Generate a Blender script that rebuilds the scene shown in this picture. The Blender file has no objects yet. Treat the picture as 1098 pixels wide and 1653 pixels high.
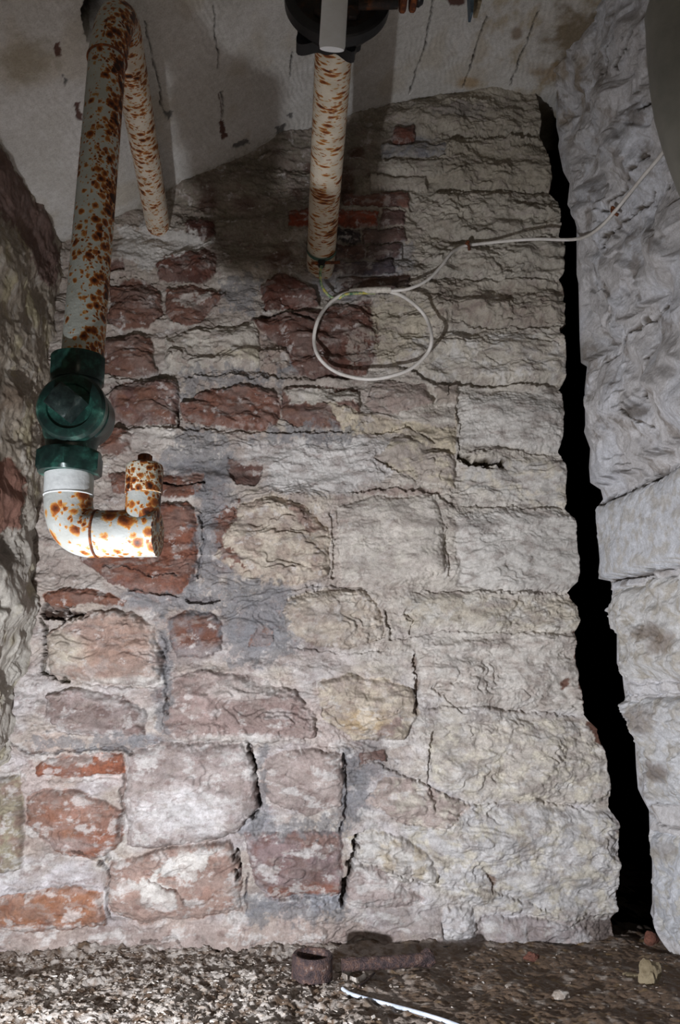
import bpy, bmesh, math, random
import numpy as np
from mathutils import Vector, Matrix

# ------------------------------------------------------------------ camera
F_PX = 1261.0
PITCH, YAW = math.radians(11.39), math.radians(3.51)
CZ = 0.75
sc = bpy.context.scene
cd = bpy.data.cameras.new('camera')
cd.sensor_fit = 'VERTICAL'; cd.sensor_height = 36.0; cd.lens = 36.0 * F_PX / 1653.0
cd.clip_start = 0.02
cam = bpy.data.objects.new('camera', cd)
sc.collection.objects.link(cam)
cam.location = (0, 0, CZ)
cam.rotation_euler = (math.radians(90) + PITCH, 0, -YAW)
sc.camera = cam

# ------------------------------------------------------------------ light
KEY = (-0.47, 0.75, CZ - 0.38)
KEY_W, FILL_W = 124.0, 2.0
w = bpy.data.worlds.new('dark_cellar'); sc.world = w; w.use_nodes = True
w.node_tree.nodes['Background'].inputs[0].default_value = (0.55, 0.5, 0.42, 1)
w.node_tree.nodes['Background'].inputs[1].default_value = 0.012
def lamp(name, typ, loc, energy, col, size, target=None, spot=None):
    d = bpy.data.lights.new(name, typ); d.energy = energy; d.color = col
    if typ == 'AREA':
        d.size = size
    else:
        d.shadow_soft_size = size
    if spot:
        d.spot_size = math.radians(spot); d.spot_blend = 1.0
    o = bpy.data.objects.new(name, d); sc.collection.objects.link(o)
    o.location = loc
    if target:
        o.rotation_euler = (Vector(target) - Vector(loc)).to_track_quat('-Z', 'Y').to_euler()
    return o
lamp('work_light', 'SPOT', KEY, KEY_W, (0.93, 0.945, 1.0), 0.016, (0.06, 2.2, 0.30), 157)
lamp('camera_fill', 'AREA', (0.25, -0.55, CZ + 0.35), FILL_W, (1.0, 0.86, 0.68), 0.7, (0.1, 2.2, CZ + 0.7))
sc.view_settings.view_transform = 'Standard'
sc.view_settings.look = 'None'
sc.view_settings.gamma = 1.0
sc.view_settings.use_curve_mapping = False
sc.view_settings.exposure = 0.0

# ------------------------------------------------------------------ maths helpers
D = 2.2
Fv = np.array([math.sin(YAW) * math.cos(PITCH), math.cos(YAW) * math.cos(PITCH), math.sin(PITCH)])
Rv = np.array([math.cos(YAW), -math.sin(YAW), 0.0])
Uv = np.cross(Rv, Fv)
def ray(px, py):
    return Fv + Rv * (px - 549) / F_PX + Uv * (826.5 - py) / F_PX
def at(px, py, Y):                       # point of the place seen at a pixel, at depth Y
    d = ray(px, py); p = d * (Y / d[1])
    return Vector((p[0], p[1], p[2] + CZ))
def at_x(px, py, X):
    d = ray(px, py); p = d * (X / d[0])
    return Vector((p[0], p[1], p[2] + CZ))
def proj(P):
    Q = P - np.array([0, 0, CZ]); wv = Q @ Fv
    return 549 + F_PX * (Q @ Rv) / wv, 826.5 - F_PX * (Q @ Uv) / wv
SAT = 1.0
def lin(c):
    g = sum(c[:3]) / 3; c = [g + (q - g) * SAT for q in c]
    if SAT < 1 and c[0] > c[1] * 1.32: c[2] *= .93
    return tuple(((v / 255) / 12.92 if v / 255 <= .04045 else ((v / 255 + .055) / 1.055) ** 2.4) for v in c)
def sstep(a, b, x):
    t = np.clip((x - a) / (b - a), 0, 1); return t * t * (3 - 2 * t)

_rng = np.random.RandomState(5)
_perm = _rng.permutation(4096)
_ang = _rng.rand(4096) * 2 * np.pi
_gx, _gy = np.cos(_ang).astype(np.float32), np.sin(_ang).astype(np.float32)
def perlin(x, y, seed=0):
    xi = np.floor(x).astype(np.int64); yi = np.floor(y).astype(np.int64)
    xf = (x - xi).astype(np.float32); yf = (y - yi).astype(np.float32)
    u = xf * xf * xf * (xf * (xf * 6 - 15) + 10); v = yf * yf * yf * (yf * (yf * 6 - 15) + 10)
    def g(i, j, dx, dy):
        h = _perm[(_perm[(i + seed * 131) & 4095] + j) & 4095]
        return _gx[h] * dx + _gy[h] * dy
    a = g(xi, yi, xf, yf); b = g(xi + 1, yi, xf - 1, yf)
    c = g(xi, yi + 1, xf, yf - 1); d = g(xi + 1, yi + 1, xf - 1, yf - 1)
    return (a + u * (b - a) + v * ((c + u * (d - c)) - (a + u * (b - a)))) * 1.5
def fbm(x, y, oct=4, seed=0, gain=0.5):
    s = 0; a = 1.0; f = 1.0; t = 0
    for k in range(oct):
        s = s + a * perlin(x * f, y * f, seed + k * 7); t += a; a *= gain; f *= 2.03
    return s / t
def ridged(x, y, oct=4, seed=0):
    s = 0; a = 1.0; f = 1.0; t = 0
    for k in range(oct):
        s = s + a * (1 - 2 * np.abs(perlin(x * f, y * f, seed + k * 5))); t += a; a *= 0.5; f *= 2.1
    return s / t
def terrace(t, n, sharp=0.22):
    q = t * n; k = np.floor(q); fr = q - k
    return (k + sstep(0.5 - sharp, 0.5 + sharp, fr)) / n

def crumb(u, v, seed, f=30):             # crumbly plaster: coarse grain where a slow mask says so
    mk = sstep(-.12, .22, fbm(u * 5, v * 7, 3, seed + 3))
    return (fbm(u * f, v * f * 1.35, 4, seed, .72) * .009 + (sstep(.0, .12, fbm(u * f * .8, v * f, 3, seed + 1, .6)) - .5) * .003) * (.25 + .75 * mk)
def flaky(u, v, n, seed, amp):           # broken layers: steps that come and go
    q = fbm(u, v, 3, seed, .42); st = terrace(q, n, .12); mk = sstep(-.2, .25, fbm(u * .7, v * .6, 2, seed + 9))
    return (q * (1 - mk) + st * mk) * amp

def poly_sd(px, py, poly):               # signed distance in px, positive inside
    n = len(poly); d2 = np.full(px.shape, 1e12); ins = np.zeros(px.shape, bool)
    for i in range(n):
        ax, ay = poly[i]; bx, by = poly[(i + 1) % n]
        ex, ey = bx - ax, by - ay; wx, wy = px - ax, py - ay
        t = np.clip((wx * ex + wy * ey) / (ex * ex + ey * ey + 1e-9), 0, 1)
        dx, dy = wx - ex * t, wy - ey * t
        d2 = np.minimum(d2, dx * dx + dy * dy)
        c = ((ay > py) != (by > py)) & (px < (bx - ax) * (py - ay) / (by - ay + 1e-12) + ax)
        ins ^= c
    d = np.sqrt(d2)
    return np.where(ins, d, -d)
def line_d(px, py, pts):
    d2 = np.full(px.shape, 1e12)
    for (ax, ay), (bx, by) in zip(pts[:-1], pts[1:]):
        ex, ey = bx - ax, by - ay; wx, wy = px - ax, py - ay
        t = np.clip((wx * ex + wy * ey) / (ex * ex + ey * ey + 1e-9), 0, 1)
        d2 = np.minimum(d2, (wx - ex * t) ** 2 + (wy - ey * t) ** 2)
    return np.sqrt(d2)
def window(px, py, pts, pad):
    xs = [p[0] for p in pts]; ys = [p[1] for p in pts]
    return (px > min(xs) - pad) & (px < max(xs) + pad) & (py > min(ys) - pad) & (py < max(ys) + pad)

# a surface record: px,py where it is seen, u,v in metres, h height in m, c linear colour
class Surf:
    def __init__(s, P, u, v, base, warp=5.0):
        s.shape = u.shape; s.P = P.reshape(-1, 3); s.u = u.ravel(); s.v = v.ravel()
        s.px, s.py = proj(s.P)
        s.wx = s.px + warp * 1.9 * fbm(s.u * 13, s.v * 13, 5, 11, .62) + warp * .35 * perlin(s.u * 110, s.v * 110, 13)
        s.wy = s.py + warp * 1.9 * fbm(s.u * 13, s.v * 13, 5, 12, .62) + warp * .35 * perlin(s.u * 110, s.v * 110, 14)
        s.h = np.zeros(s.u.shape); s.c = np.tile(np.array(lin(base)), (s.u.size, 1))
        s.n1 = fbm(s.u * 9, s.v * 9, 4, 21); s.n2 = fbm(s.u * 38, s.v * 38, 4, 22); s.n3 = perlin(s.u * 160, s.v * 160, 23)
    def mixc(s, i, col, m):
        s.c[i] = s.c[i] * (1 - m[:, None]) + np.array(lin(col)) * m[:, None]
    def tint(s, col, m):                 # whole surface
        s.mixc(slice(None), col, m)
    def stone(s, poly, h, col, col2=None, tool=None, rnd=14, soft=1.2, rough=1.0, keep=0.35, edge=None):
        i = np.nonzero(window(s.wx, s.wy, poly, 12))[0]
        if not i.size: return
        sd = poly_sd(s.wx[i], s.wy[i], poly)
        m = sstep(-soft, soft, sd)
        cxm = sum(p[0] for p in poly) / len(poly); cym = sum(p[1] for p in poly) / len(poly)
        r = np.random.RandomState(int(cxm * 7 + cym) % 9999)
        dome = 1 - np.exp(-np.clip(sd, 0, None) / rnd * 2.2)
        tilt = (r.rand() - .5) * .012 * (s.px[i] - cxm) / 60 + (r.rand() - .5) * .014 * (s.py[i] - cym) / 40
        ro = r.rand() * 50; fl = flaky(s.u[i] * 8 + ro, s.v[i] * 15, 4, r.randint(90), .026 * rough) + crumb(s.u[i] + ro, s.v[i], r.randint(90)) * rough * .8
        hh = h * dome + fl + tilt + s.n2[i] * .003 * rough
        if tool:
            a, fr, amp = tool; a = math.radians(a)
            q = (-math.sin(a) * s.u[i] + math.cos(a) * s.v[i]) * fr + s.n1[i] * 1.2
            hh = hh + amp * (np.abs((q % 1) - .5) * 2 - .5) * (0.7 + .6 * s.n1[i])
        s.h[i] = s.h[i] * (1 - m) + (s.h[i] * keep + hh) * m
        s.mixc(i, col, m)
        if col2:
            k = sstep(-.12, .3, fbm(s.u[i] * 22, s.v[i] * 26, 4, r.randint(200), .6)) * m
            s.mixc(i, col2, k * .85)
        if edge:
            s.mixc(i, edge, m * sstep(16, 2, sd) * sstep(-.25, .25, s.n2[i] + s.n1[i] * .5))
    def patch(s, poly, col, soft=3, ragged=10, amt=1.0, dh=0.0, dry=0.0):
        i = np.nonzero(window(s.wx, s.wy, poly, ragged + soft + 6))[0]
        if not i.size: return
        sd = poly_sd(s.wx[i], s.wy[i], poly) + ragged * (s.n2[i] * 1.6 + s.n3[i] * .35)
        m = sstep(-soft, soft, sd) * amt
        if dry: m = m * sstep(dry - .35, dry + .05, s.n2[i] + .5 * s.n3[i] + .35)
        s.mixc(i, col, m); s.h[i] += dh * m
    def blob(s, cx, cy, rx, ry, col, amt=.7, brk=.6, seed=3):
        i = np.nonzero((abs(s.px - cx) < rx * 1.6) & (abs(s.py - cy) < ry * 1.6))[0]
        if not i.size: return
        r = np.sqrt(((s.px[i] - cx) / rx) ** 2 + ((s.py[i] - cy) / ry) ** 2)
        n = fbm(s.u[i] * 16, s.v[i] * 20, 5, seed, .62)
        s.mixc(i, col, np.clip(sstep(1.15, .35, r + brk * n) * amt, 0, 1))
    def crack(s, pts, wd, depth, col=None, jit=3):
        i = np.nonzero(window(s.wx, s.wy, pts, wd * 4 + 8))[0]
        if not i.size: return
        d = line_d(s.wx[i] + jit * s.n2[i], s.wy[i] + jit * s.n2[i], pts) - wd * .5 * s.n2[i] * 2
        m = sstep(wd * .5 + 1.1, wd * .5 - .9, d)
        s.h[i] -= depth * m
        if col: s.mixc(i, col, m)
    def ledge(s, pts, fall, amt):        # ground steps back just above the line, eases out upward
        i = np.nonzero(window(s.wx, s.wy, pts, fall + 8))[0]
        if not i.size: return
        xs = np.array([p[0] for p in pts], float); ys = np.array([p[1] for p in pts], float)
        ly = np.interp(s.wx[i], xs, ys); dy = ly - s.wy[i] + 5 * s.n2[i]
        ends = sstep(xs[0] - 4, xs[0] + 18, s.wx[i]) * sstep(xs[-1] + 4, xs[-1] - 18, s.wx[i])
        s.h[i] -= amt * sstep(-1.5, 1.5, dy) * sstep(fall, 0, dy) * ends
        s.h[i] += amt * .35 * sstep(1.5, -1.5, dy) * sstep(-fall * .8, 0, dy) * ends
    def mesh(s, name, N, mat, kind='structure', parent=None):
        nr, nc = s.shape
        V = (s.P + N.reshape(-1, 3) * s.h[:, None]).astype(np.float32)
        idx = np.arange(nr * nc).reshape(nr, nc)
        q = np.stack([idx[:-1, :-1], idx[:-1, 1:], idx[1:, 1:], idx[1:, :-1]], -1).reshape(-1, 4).astype(np.int32)
        me = bpy.data.meshes.new(name)
        me.vertices.add(len(V)); me.vertices.foreach_set('co', V.ravel())
        me.loops.add(q.size); me.loops.foreach_set('vertex_index', q.ravel())
        me.polygons.add(len(q)); me.polygons.foreach_set('loop_start', np.arange(0, q.size, 4, dtype=np.int32))
        me.update(calc_edges=True)
        me.polygons.foreach_set('use_smooth', np.ones(len(q), bool))
        a = me.color_attributes.new('stone_colour', 'FLOAT_COLOR', 'POINT')
        a.data.foreach_set('color', np.hstack([np.clip(s.c, 0, 1), np.ones((len(V), 1))]).astype(np.float32).ravel())
        me.materials.append(mat)
        o = bpy.data.objects.new(name, me); sc.collection.objects.link(o)
        if kind: o['kind'] = kind
        return o

# ------------------------------------------------------------------ materials
def new_mat(name):
    m = bpy.data.materials.new(name); m.use_nodes = True
    nt = m.node_tree; b = nt.nodes['Principled BSDF']
    return m, nt, b
def nd(nt, t, **k):
    n = nt.nodes.new(t)
    for a, v in k.items():
        if a in n.inputs: n.inputs[a].default_value = v
        else: setattr(n, a, v)
    return n
def ramp(nt, fac, stops):
    r = nt.nodes.new('ShaderNodeValToRGB'); e = r.color_ramp.elements
    while len(e) < len(stops): e.new(0.5)
    for q, (p, c) in zip(e, stops):
        q.position = p; q.color = (*c, 1) if len(c) == 3 else c
    nt.links.new(fac, r.inputs[0]); return r.outputs[0]
def mixrgb(nt, fac, a, b, mode='MIX'):
    m = nt.nodes.new('ShaderNodeMix'); m.data_type = 'RGBA'; m.blend_type = mode
    for k, s in ((0, fac), (6, a), (7, b)):
        if hasattr(s, 'is_linked'): nt.links.new(s, m.inputs[k])
        elif isinstance(s, (int, float)): m.inputs[k].default_value = s
        else: m.inputs[k].default_value = (*s, 1)
    return m.outputs[2]
def bump(nt, b, h, strength, dist, prev=None):
    n = nt.nodes.new('ShaderNodeBump'); n.inputs['Strength'].default_value = strength; n.inputs['Distance'].default_value = dist
    nt.links.new(h, n.inputs['Height'])
    if prev: nt.links.new(prev, n.inputs['Normal'])
    nt.links.new(n.outputs[0], b.inputs['Normal']); return n.outputs[0]

def masonry_mat(name, rough=.9, spec=.25, var=.22, bmp=.5, wet=False):
    m, nt, b = new_mat(name)
    at_ = nd(nt, 'ShaderNodeVertexColor'); at_.layer_name = 'stone_colour'
    tc = nd(nt, 'ShaderNodeTexCoord')
    n1 = nd(nt, 'ShaderNodeTexNoise', Scale=55.0, Detail=8.0, Roughness=.7)
    n2 = nd(nt, 'ShaderNodeTexNoise', Scale=260.0, Detail=5.0, Roughness=.7)
    for n in (n1, n2): nt.links.new(tc.outputs['Object'], n.inputs['Vector'])
    lo, hi = 1 - var, 1 + var
    f1 = ramp(nt, n1.outputs[0], [(.3, (lo, lo * .985, lo * .96)), (.7, (hi, hi, hi))])
    c = mixrgb(nt, 1.0, at_.outputs[0], f1, 'MULTIPLY')
    f2 = ramp(nt, n2.outputs[0], [(.32, (.78, .76, .74)), (.5, (1, 1, 1)), (.72, (1.1, 1.1, 1.1))])
    c = mixrgb(nt, 1.0, c, f2, 'MULTIPLY')
    nt.links.new(c, b.inputs['Base Color'])
    b.inputs['Roughness'].default_value = rough; b.inputs['Specular IOR Level'].default_value = spec
    p = bump(nt, b, n1.outputs[0], bmp, .006)
    bump(nt, b, n2.outputs[0], bmp, .002, p)
    if wet:
        r = ramp(nt, n1.outputs[0], [(.35, (.4, .4, .4)), (.55, (.85, .85, .85))])
        nt.links.new(r, b.inputs['Roughness']); b.inputs['Specular IOR Level'].default_value = .6
    return m
M_WALL = masonry_mat('whitewashed_masonry')
M_CEIL = masonry_mat('whitewashed_ceiling_stone', var=.14, bmp=.35)
M_FLOOR = masonry_mat('shaded_muddy_rubble', wet=True, var=.3, bmp=.8)

SAT = 0.72
WHITE = (196, 190, 180); CREAM = (200, 189, 168); LIME = (214, 210, 204); PINK = (172, 148, 138); MAUVE = (140, 118, 114)
RED = (140, 82, 66); DRED = (112, 66, 56); ORANGE = (160, 88, 62); GREY = (140, 138, 142); BGREY = (122, 124, 132); TAN = (184, 168, 138)
YEL = (200, 186, 156)

# ------------------------------------------------------------------ BACK WALL
BR = [(866,150),(870,165),(874,192),(872,219),(883,239),(889,290),(887,312),(901,328),(903,381),(910,387),(909,443),(903,450),(911,465),(912,523),(901,532),(911,567),(911,618),(902,630),(908,653),(908,702),(902,730),(907,740),(912,762),(913,815),(911,822),(925,838),(929,877),(932,939),(918,956),(929,969),(936,999),(926,1022),(931,1059),(938,1118),(943,1154),(960,1174),(975,1213),(984,1257),(985,1304),(996,1328),(998,1379),(1000,1427),(998,1470),(990,1486),(998,1526)]
RL = [(897,140),(899,155),(898,203),(903,225),(901,236),(909,276),(920,296),(916,330),(925,345),(931,367),(931,443),(934,458),(936,549),(938,585),(948,591),(944,629),(945,686),(943,697),(953,724),(951,754),(953,779),(970,790),(974,806),(962,822),(966,877),(969,915),(966,934),(986,938),(989,953),(986,986),(996,1024),(996,1071),(1005,1091),(1007,1111),(1015,1158),(1025,1190),(1027,1237),(1030,1273),(1037,1288),(1048,1308),(1049,1356),(1053,1391),(1053,1458),(1050,1474),(1069,1514),(1075,1534)]
def xr_edge(z):
    p = [at(a, b, D) for a, b in BR]; zs = [q.z for q in p][::-1]; xs = [q.x for q in p][::-1]
    return np.interp(z, zs, xs)
RES = 0.0021
z = np.arange(-0.12, 2.75, RES); xL = -1.15
nx = int((0.85 - xL) / RES)
t = np.linspace(0, 1, nx); XR = xr_edge(z)
X = xL + (XR[:, None] - xL) * t[None, :]
Z = np.repeat(z[:, None], nx, 1); Y = np.full_like(X, D)
u, v = X.copy(), Z.copy()
NB = np.zeros(X.shape + (3,)); NB[..., 1] = -1
# the side of the wall going back into the gap
ns = 34; back = np.concatenate([np.linspace(.004, .05, 14), np.linspace(.07, .55, ns - 14)])
Xs = np.repeat(XR[:, None], ns, 1) + .004 * np.sin(np.clip(back / .01, 0, 1.57))[None, :]; Ys = D + np.repeat(back[None, :], len(z), 0)
X2 = np.hstack([X, Xs]); Y2 = np.hstack([Y, Ys]); Z2 = np.hstack([Z, np.repeat(z[:, None], ns, 1)])
u2 = np.hstack([u, Xs + back[None, :]]); v2 = Z2.copy()
N2 = np.zeros(X2.shape + (3,)); N2[:, :nx, 1] = -1
N2[:, nx:, 0] = .6; N2[:, nx:, 1] = -np.exp(-back / .02)[None, :]
S = Surf(np.stack([X2, Y2, Z2], -1), u2, v2, (190, 182, 170))
S.px[np.arange(S.px.size).reshape(S.shape)[:, nx:].ravel()] += 2000   # side columns take no face features
sidemask = (S.px > 1900)
S.wx[sidemask] += 2000
# overall relief: flaking layers of whitewash over rough rubble
big = fbm(S.u * 3.2, S.v * 4.5, 3, 31)
lay = flaky(S.u * 5, S.v * 11, 6, 32, .05) + flaky(S.u * 13, S.v * 26, 4, 34, .016)
S.h = big * .028 + lay * .62 + crumb(S.u, S.v, 35) + crumb(S.u + 7, S.v, 36, 75) * .5 + S.n3 * .0008
rw = sstep(480, 720, S.px)                       # whitewashed right part / bare left part
S.tint((176, 158, 148), (1 - rw) * .55)
S.tint((205, 200, 192), sstep(.0, .35, fbm(S.u * 7, S.v * 11, 5, 41)) * .6)
S.tint((168, 150, 140), sstep(.08, .4, fbm(S.u * 11, S.v * 26, 5, 42, .6)) * .55)
S.tint((200, 188, 166), sstep(.18, .5, fbm(S.u * 8, S.v * 10, 4, 43)) * .45 * (S.py > 250))
S.tint((206, 206, 220), sstep(850, 1300, S.py) * sstep(-.2, .25, fbm(S.u * 6, S.v * 8, 4, 44)) * .5)
S.tint((190, 165, 152), (1 - rw) * sstep(900, 1200, S.py) * sstep(-.2, .3, fbm(S.u * 5, S.v * 7, 4, 45)) * .6)
# grey cement areas
for b in [(350,860,45,110),(420,1010,70,60),(250,960,90,30),(560,450,90,50),(430,590,120,16),(560,1270,45,70),(480,1455,110,25),(340,760,70,50),(230,1195,70,18),(660,220,60,30),(250,640,20,60),(445,1000,110,70),(260,1080,20,90),(590,1230,60,40),(300,750,60,14),(630,430,30,50),(410,1330,40,40)]:
    S.blob(*b, BGREY, .8, .7, int(b[0]))
for b in [(420,470,80,40),(300,590,60,14),(480,1000,40,30),(760,1010,120,60),(600,900,60,60)]:
    S.blob(*b, WHITE, .6, .8, int(b[1]))
# upper left: cast shadow painted in grey-olive, plus brown patches on old brick
S.patch([(270,300),(430,235),(560,190),(650,160),(640,235),(600,300),(560,330),(480,370),(470,430),(340,440),(300,380)], (128, 118, 100), 14, 14, .9)
for b in [(335,325,22,25),(395,330,24,14),(480,310,14,12),(575,250,20,14),(455,420,30,26),(560,300,16,40),(500,270,10,10)]:
    S.blob(*b, (92, 62, 54), .9, .7, int(b[0] + 3))
S.stone([(300,358),(345,355),(348,382),(305,386)], .012, (88, 46, 40), (70, 44, 40), rnd=5)
ST = S.stone
# courses of big whitewashed quarry-faced blocks up to the gap
def course(pts, h=.022, tool=(4, 26, .004), col=WHITE, col2=None, **k): tool = tool or (4, 26, .003); ST(pts, h * .62, col, col2, tool=(tool[0], tool[1], tool[2] * .55), rnd=26, soft=7, keep=.6, **k)
course([(665,165),(760,152),(868,158),(882,190),(878,220),(760,222),(670,215)], col2=(150, 142, 130))
course([(720,228),(800,232),(893,226),(898,306),(800,305),(722,300)], .018, None, (180, 172, 158), (160, 150, 136), rough=1.3)
course([(662,312),(760,316),(912,314),(920,385),(820,392),(700,380),(664,350)], .026, (-14, 20, .006), rough=1.4)
course([(680,392),(800,396),(926,388),(926,448),(800,452),(690,448)], .024, (-10, 22, .005), rough=1.3)
course([(690,456),(800,460),(930,458),(930,524),(800,526),(700,522)], .02, (6, 24, .004), (182, 172, 158), (150, 130, 120), rough=1.5)
course([(640,535),(760,534),(930,534),(930,618),(800,617),(700,612),(640,590)], .026, (-8, 18, .004), (194, 186, 172), (208, 206, 204))
course([(742,640),(820,634),(925,630),(925,727),(890,733),(800,716),(744,722)], .026, (-6, 14, .002), (196, 192, 186), rough=.7)
course([(745,748),(820,742),(930,740),(930,817),(860,818),(800,800),(748,790)], .022, (-4, 20, .003), (190, 186, 180), (200,190,170))
course([(735,832),(800,822),(880,824),(945,835),(950,940),(910,952),(800,952),(742,942)], .03, (2, 22, .006), (196, 192, 186), rough=.7)
course([(655,965),(760,960),(860,965),(950,962),(950,1015),(880,1020),(760,1010),(650,1010)], .018, (4, 30, .004), (188, 178, 160), (200, 196, 188))
course([(670,1050),(760,1030),(860,1024),(945,1024),(950,1150),(860,1150),(760,1140),(680,1120)], .016, (0, 24, .003), (198, 192, 184), (180, 168, 158), rough=1.3)
course([(690,1190),(760,1165),(860,1158),(985,1160),(1005,1290),(900,1300),(780,1290),(700,1260)], .02, (-6, 16, .003), (190, 182, 172), (206, 198, 178), rough=1.3)
course([(640,1310),(760,1296),(900,1306),(1015,1310),(1015,1470),(930,1490),(800,1470),(720,1440),(660,1400)], .02, (80, 14, .002), (196, 194, 194), (200, 192, 172), rough=1.2)
for a in [[(560,300),(600,306),(612,283),(690,284),(691,307),(600,309)]]: pass
# thin bricks by the middle pipe
def brick(x0, y0, x1, y1, col, col2=None, h=.010, **k): ST([(x0, y0), (x1, y0), (x1, y1), (x0, y1)], h, col, col2, rnd=4, rough=.35, soft=1.0, **k)
brick(614, 232, 718, 255, (150, 150, 152), (120, 120, 128)); brick(608, 260, 716, 281, WHITE, None, .014); brick(598, 285, 690, 307, (198,190,180), None, .014)
brick(636, 206, 669, 231, (120, 66, 56), (90, 60, 56))
brick(556, 311, 658, 334, (122, 76, 68), (96, 70, 66)); brick(466, 342, 612, 366, (156, 62, 40), (120, 58, 42), .016); brick(616, 340, 656, 366, (104, 74, 68))
brick(500, 370, 582, 390, (60, 52, 54), (46, 42, 48)); brick(585, 369, 655, 391, (104, 74, 64), (80, 66, 64))
brick(505, 394, 590, 417, (96, 66, 56), (66, 52, 52)); brick(592, 394, 648, 416, (86, 62, 58), (60, 50, 52)); brick(535, 421, 636, 443, (84, 76, 86), (70, 58, 62)); brick(540,447,660,470,(92,62,54),(60,48,46))
S.patch([(645,395),(668,390),(672,440),(640,442)], (150, 148, 150), 3, 6)
S.patch([(535,440),(575,438),(560,460),(530,478)], (150, 150, 154), 3, 8)
# red sandstone rubble, left
ST([(250,425),(285,408),(330,398),(350,410),(346,440),(325,458),(255,452)], .02, (110,60,50), (86,50,46), tool=(-3,30,.004))
ST([(168,424),(205,424),(205,440),(168,442)], .008, (120, 78, 72))
ST([(178,465),(205,455),(240,455),(258,475),(262,505),(235,528),(200,532),(175,520)], .02, (126,82,72), (104,68,62), tool=(-16,26,.004))
ST([(268,465),(300,460),(345,464),(360,480),(340,505),(325,525),(280,525),(266,505)], .018, (130,84,74), (112,72,64), tool=(12,22,.003))
S.patch([(285,485),(330,470),(345,478),(300,498)], LIME, 2, 6, .7, dry=.2)
ST([(158,548),(215,540),(245,545),(252,600),(225,607),(160,607)], .022, (124,82,72), (106,70,64), tool=(-6,24,.005))
ST([(265,545),(300,535),(415,518),(425,545),(425,590),(400,600),(300,605),(270,600)], .026, (204,197,184), (184,172,158), tool=(-6,20,.004), rough=1.2)
S.blob(400,575,50,18,(200,186,150),.6,.5)
ST([(418,520),(455,535),(474,560),(470,590),(440,608),(420,600)], .016, (170,148,134), (190,178,164), rough=1.5)
ST([(178,625),(215,616),(283,618),(287,650),(284,686),(225,690),(182,672)], .024, (132,84,72), (116,80,74), tool=(-20,18,.005), edge=(150,130,124))
ST([(293,655),(330,632),(400,620),(447,635),(455,655),(447,688),(425,697),(380,692),(300,682)], .026, (130,78,66), (104,66,58), tool=(-26,34,.007), edge=(150,112,100))
ST([(456,625),(520,623),(577,630),(582,665),(560,690),(480,690),(455,675)], .024, (124,84,76), (110,76,70), tool=(-2,30,.004))
S.patch([(463,630),(520,627),(574,634),(580,655),(540,660),(468,655)], (200,194,182), 2, 6, .95, .002)
ST([(160,695),(195,688),(213,705),(212,728),(190,735),(160,730)], .024, (134,82,70), (120,78,70))
ST([(418,462),(450,442),(475,448),(512,468),(514,492),(480,500),(428,500)], .018, (108,60,52), (90,58,54), tool=(-10,26,.003))
ST([(405,515),(450,506),(520,498),(600,484),(614,510),(612,565),(592,605),(520,612),(485,608),(468,580),(438,548)], .014, (110,66,58), (92,60,56), rough=1.2, edge=(130,104,96))
S.patch([(560,530),(585,520),(610,545),(600,580),(560,590)], (184,172,158), 3, 10, .5, dry=.35)
S.patch([(600,490),(640,480),(690,500),(690,540),(640,590),(610,580)], (198,186,160), 5, 14, .8)
# small red brick remnants and plasters, mid left
ST([(176,765),(240,760),(328,768),(334,795),(300,802),(182,796)], .014, (134,78,64), (104,66,58), tool=(0,34,.004))
S.crack([(262,780),(300,782),(328,778)], 3, .02, (60,34,28))
S.patch([(200,695),(330,690),(372,705),(360,745),(280,745),(205,728)], (202,196,188), 5, 12, .75)
S.patch([(385,708),(560,700),(640,715),(640,760),(560,800),(460,795),(420,788),(440,755),(400,742)], (208,206,204), 5, 10, .8)
ST([(368,736),(392,750),(428,748),(418,774),(405,788),(383,784),(370,765)], -.004, (104,66,62), (88,60,58), rnd=5, rough=.6, keep=.8)
ST([(150,840),(208,822),(215,812),(302,810),(314,830),(320,870),(316,932),(290,957),(220,957),(160,927),(130,907),(136,870)], .024, (142,80,64), (118,70,60), rough=.9, edge=(134,98,90))
S.crack([(170,912),(200,915),(235,930),(285,930)], 2, .01, (66,36,30)); S.crack([(210,952),(270,955),(290,962)], 2.5, .014, (50,32,28))
ST([(72,965),(110,948),(180,958),(205,970),(200,978),(140,974),(80,988)], .026, (140,84,68), (120,70,58), tool=(-5,30,.004))
S.crack([(72,985),(110,988),(140,992),(70,992)], 11, .04, (62,42,34), 2)  # shadow under the stone above is coloured into the hollow
ST([(74,1022),(110,997),(160,985),(215,990),(248,1012),(260,1060),(257,1097),(230,1112),(190,1108),(130,1100),(80,1082),(70,1050)], .028, (178,146,130), (168,140,124), rough=1.3, edge=(196,186,176))
S.blob(105,1050,45,40,(206,198,176),.8,.6); S.blob(185,1040,60,50,(168,128,108),.6,.6); S.blob(225,1100,60,12,LIME,.9,.5)
ST([(272,1000),(300,985),(342,988),(360,1010),(356,1050),(330,1062),(282,1062),(270,1035)], .018, (122,74,64), (120,104,104), rough=.7, edge=(120,112,116))
ST([(400,1040),(406,1026),(422,1008),(440,1018),(444,1036),(410,1042)], -.006, (130,84,78), (150,124,116), rnd=5, keep=.9)
S.crack([(306,968),(330,969),(354,966)], 6, .024, (98,50,38), 1)
ST([(72,1122),(120,1112),(200,1122),(236,1150),(237,1187),(190,1192),(110,1182),(75,1162)], .024, (152,134,130), (128,102,96), tool=(-16,22,.003), rough=1.1, edge=(184,178,176))
ST([(275,1092),(330,1082),(400,1090),(480,1118),(512,1160),(508,1192),(420,1200),(300,1200),(266,1182),(268,1120)], .022, (158,134,128), (150,126,120), rough=1.6, edge=(176,160,154))
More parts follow.
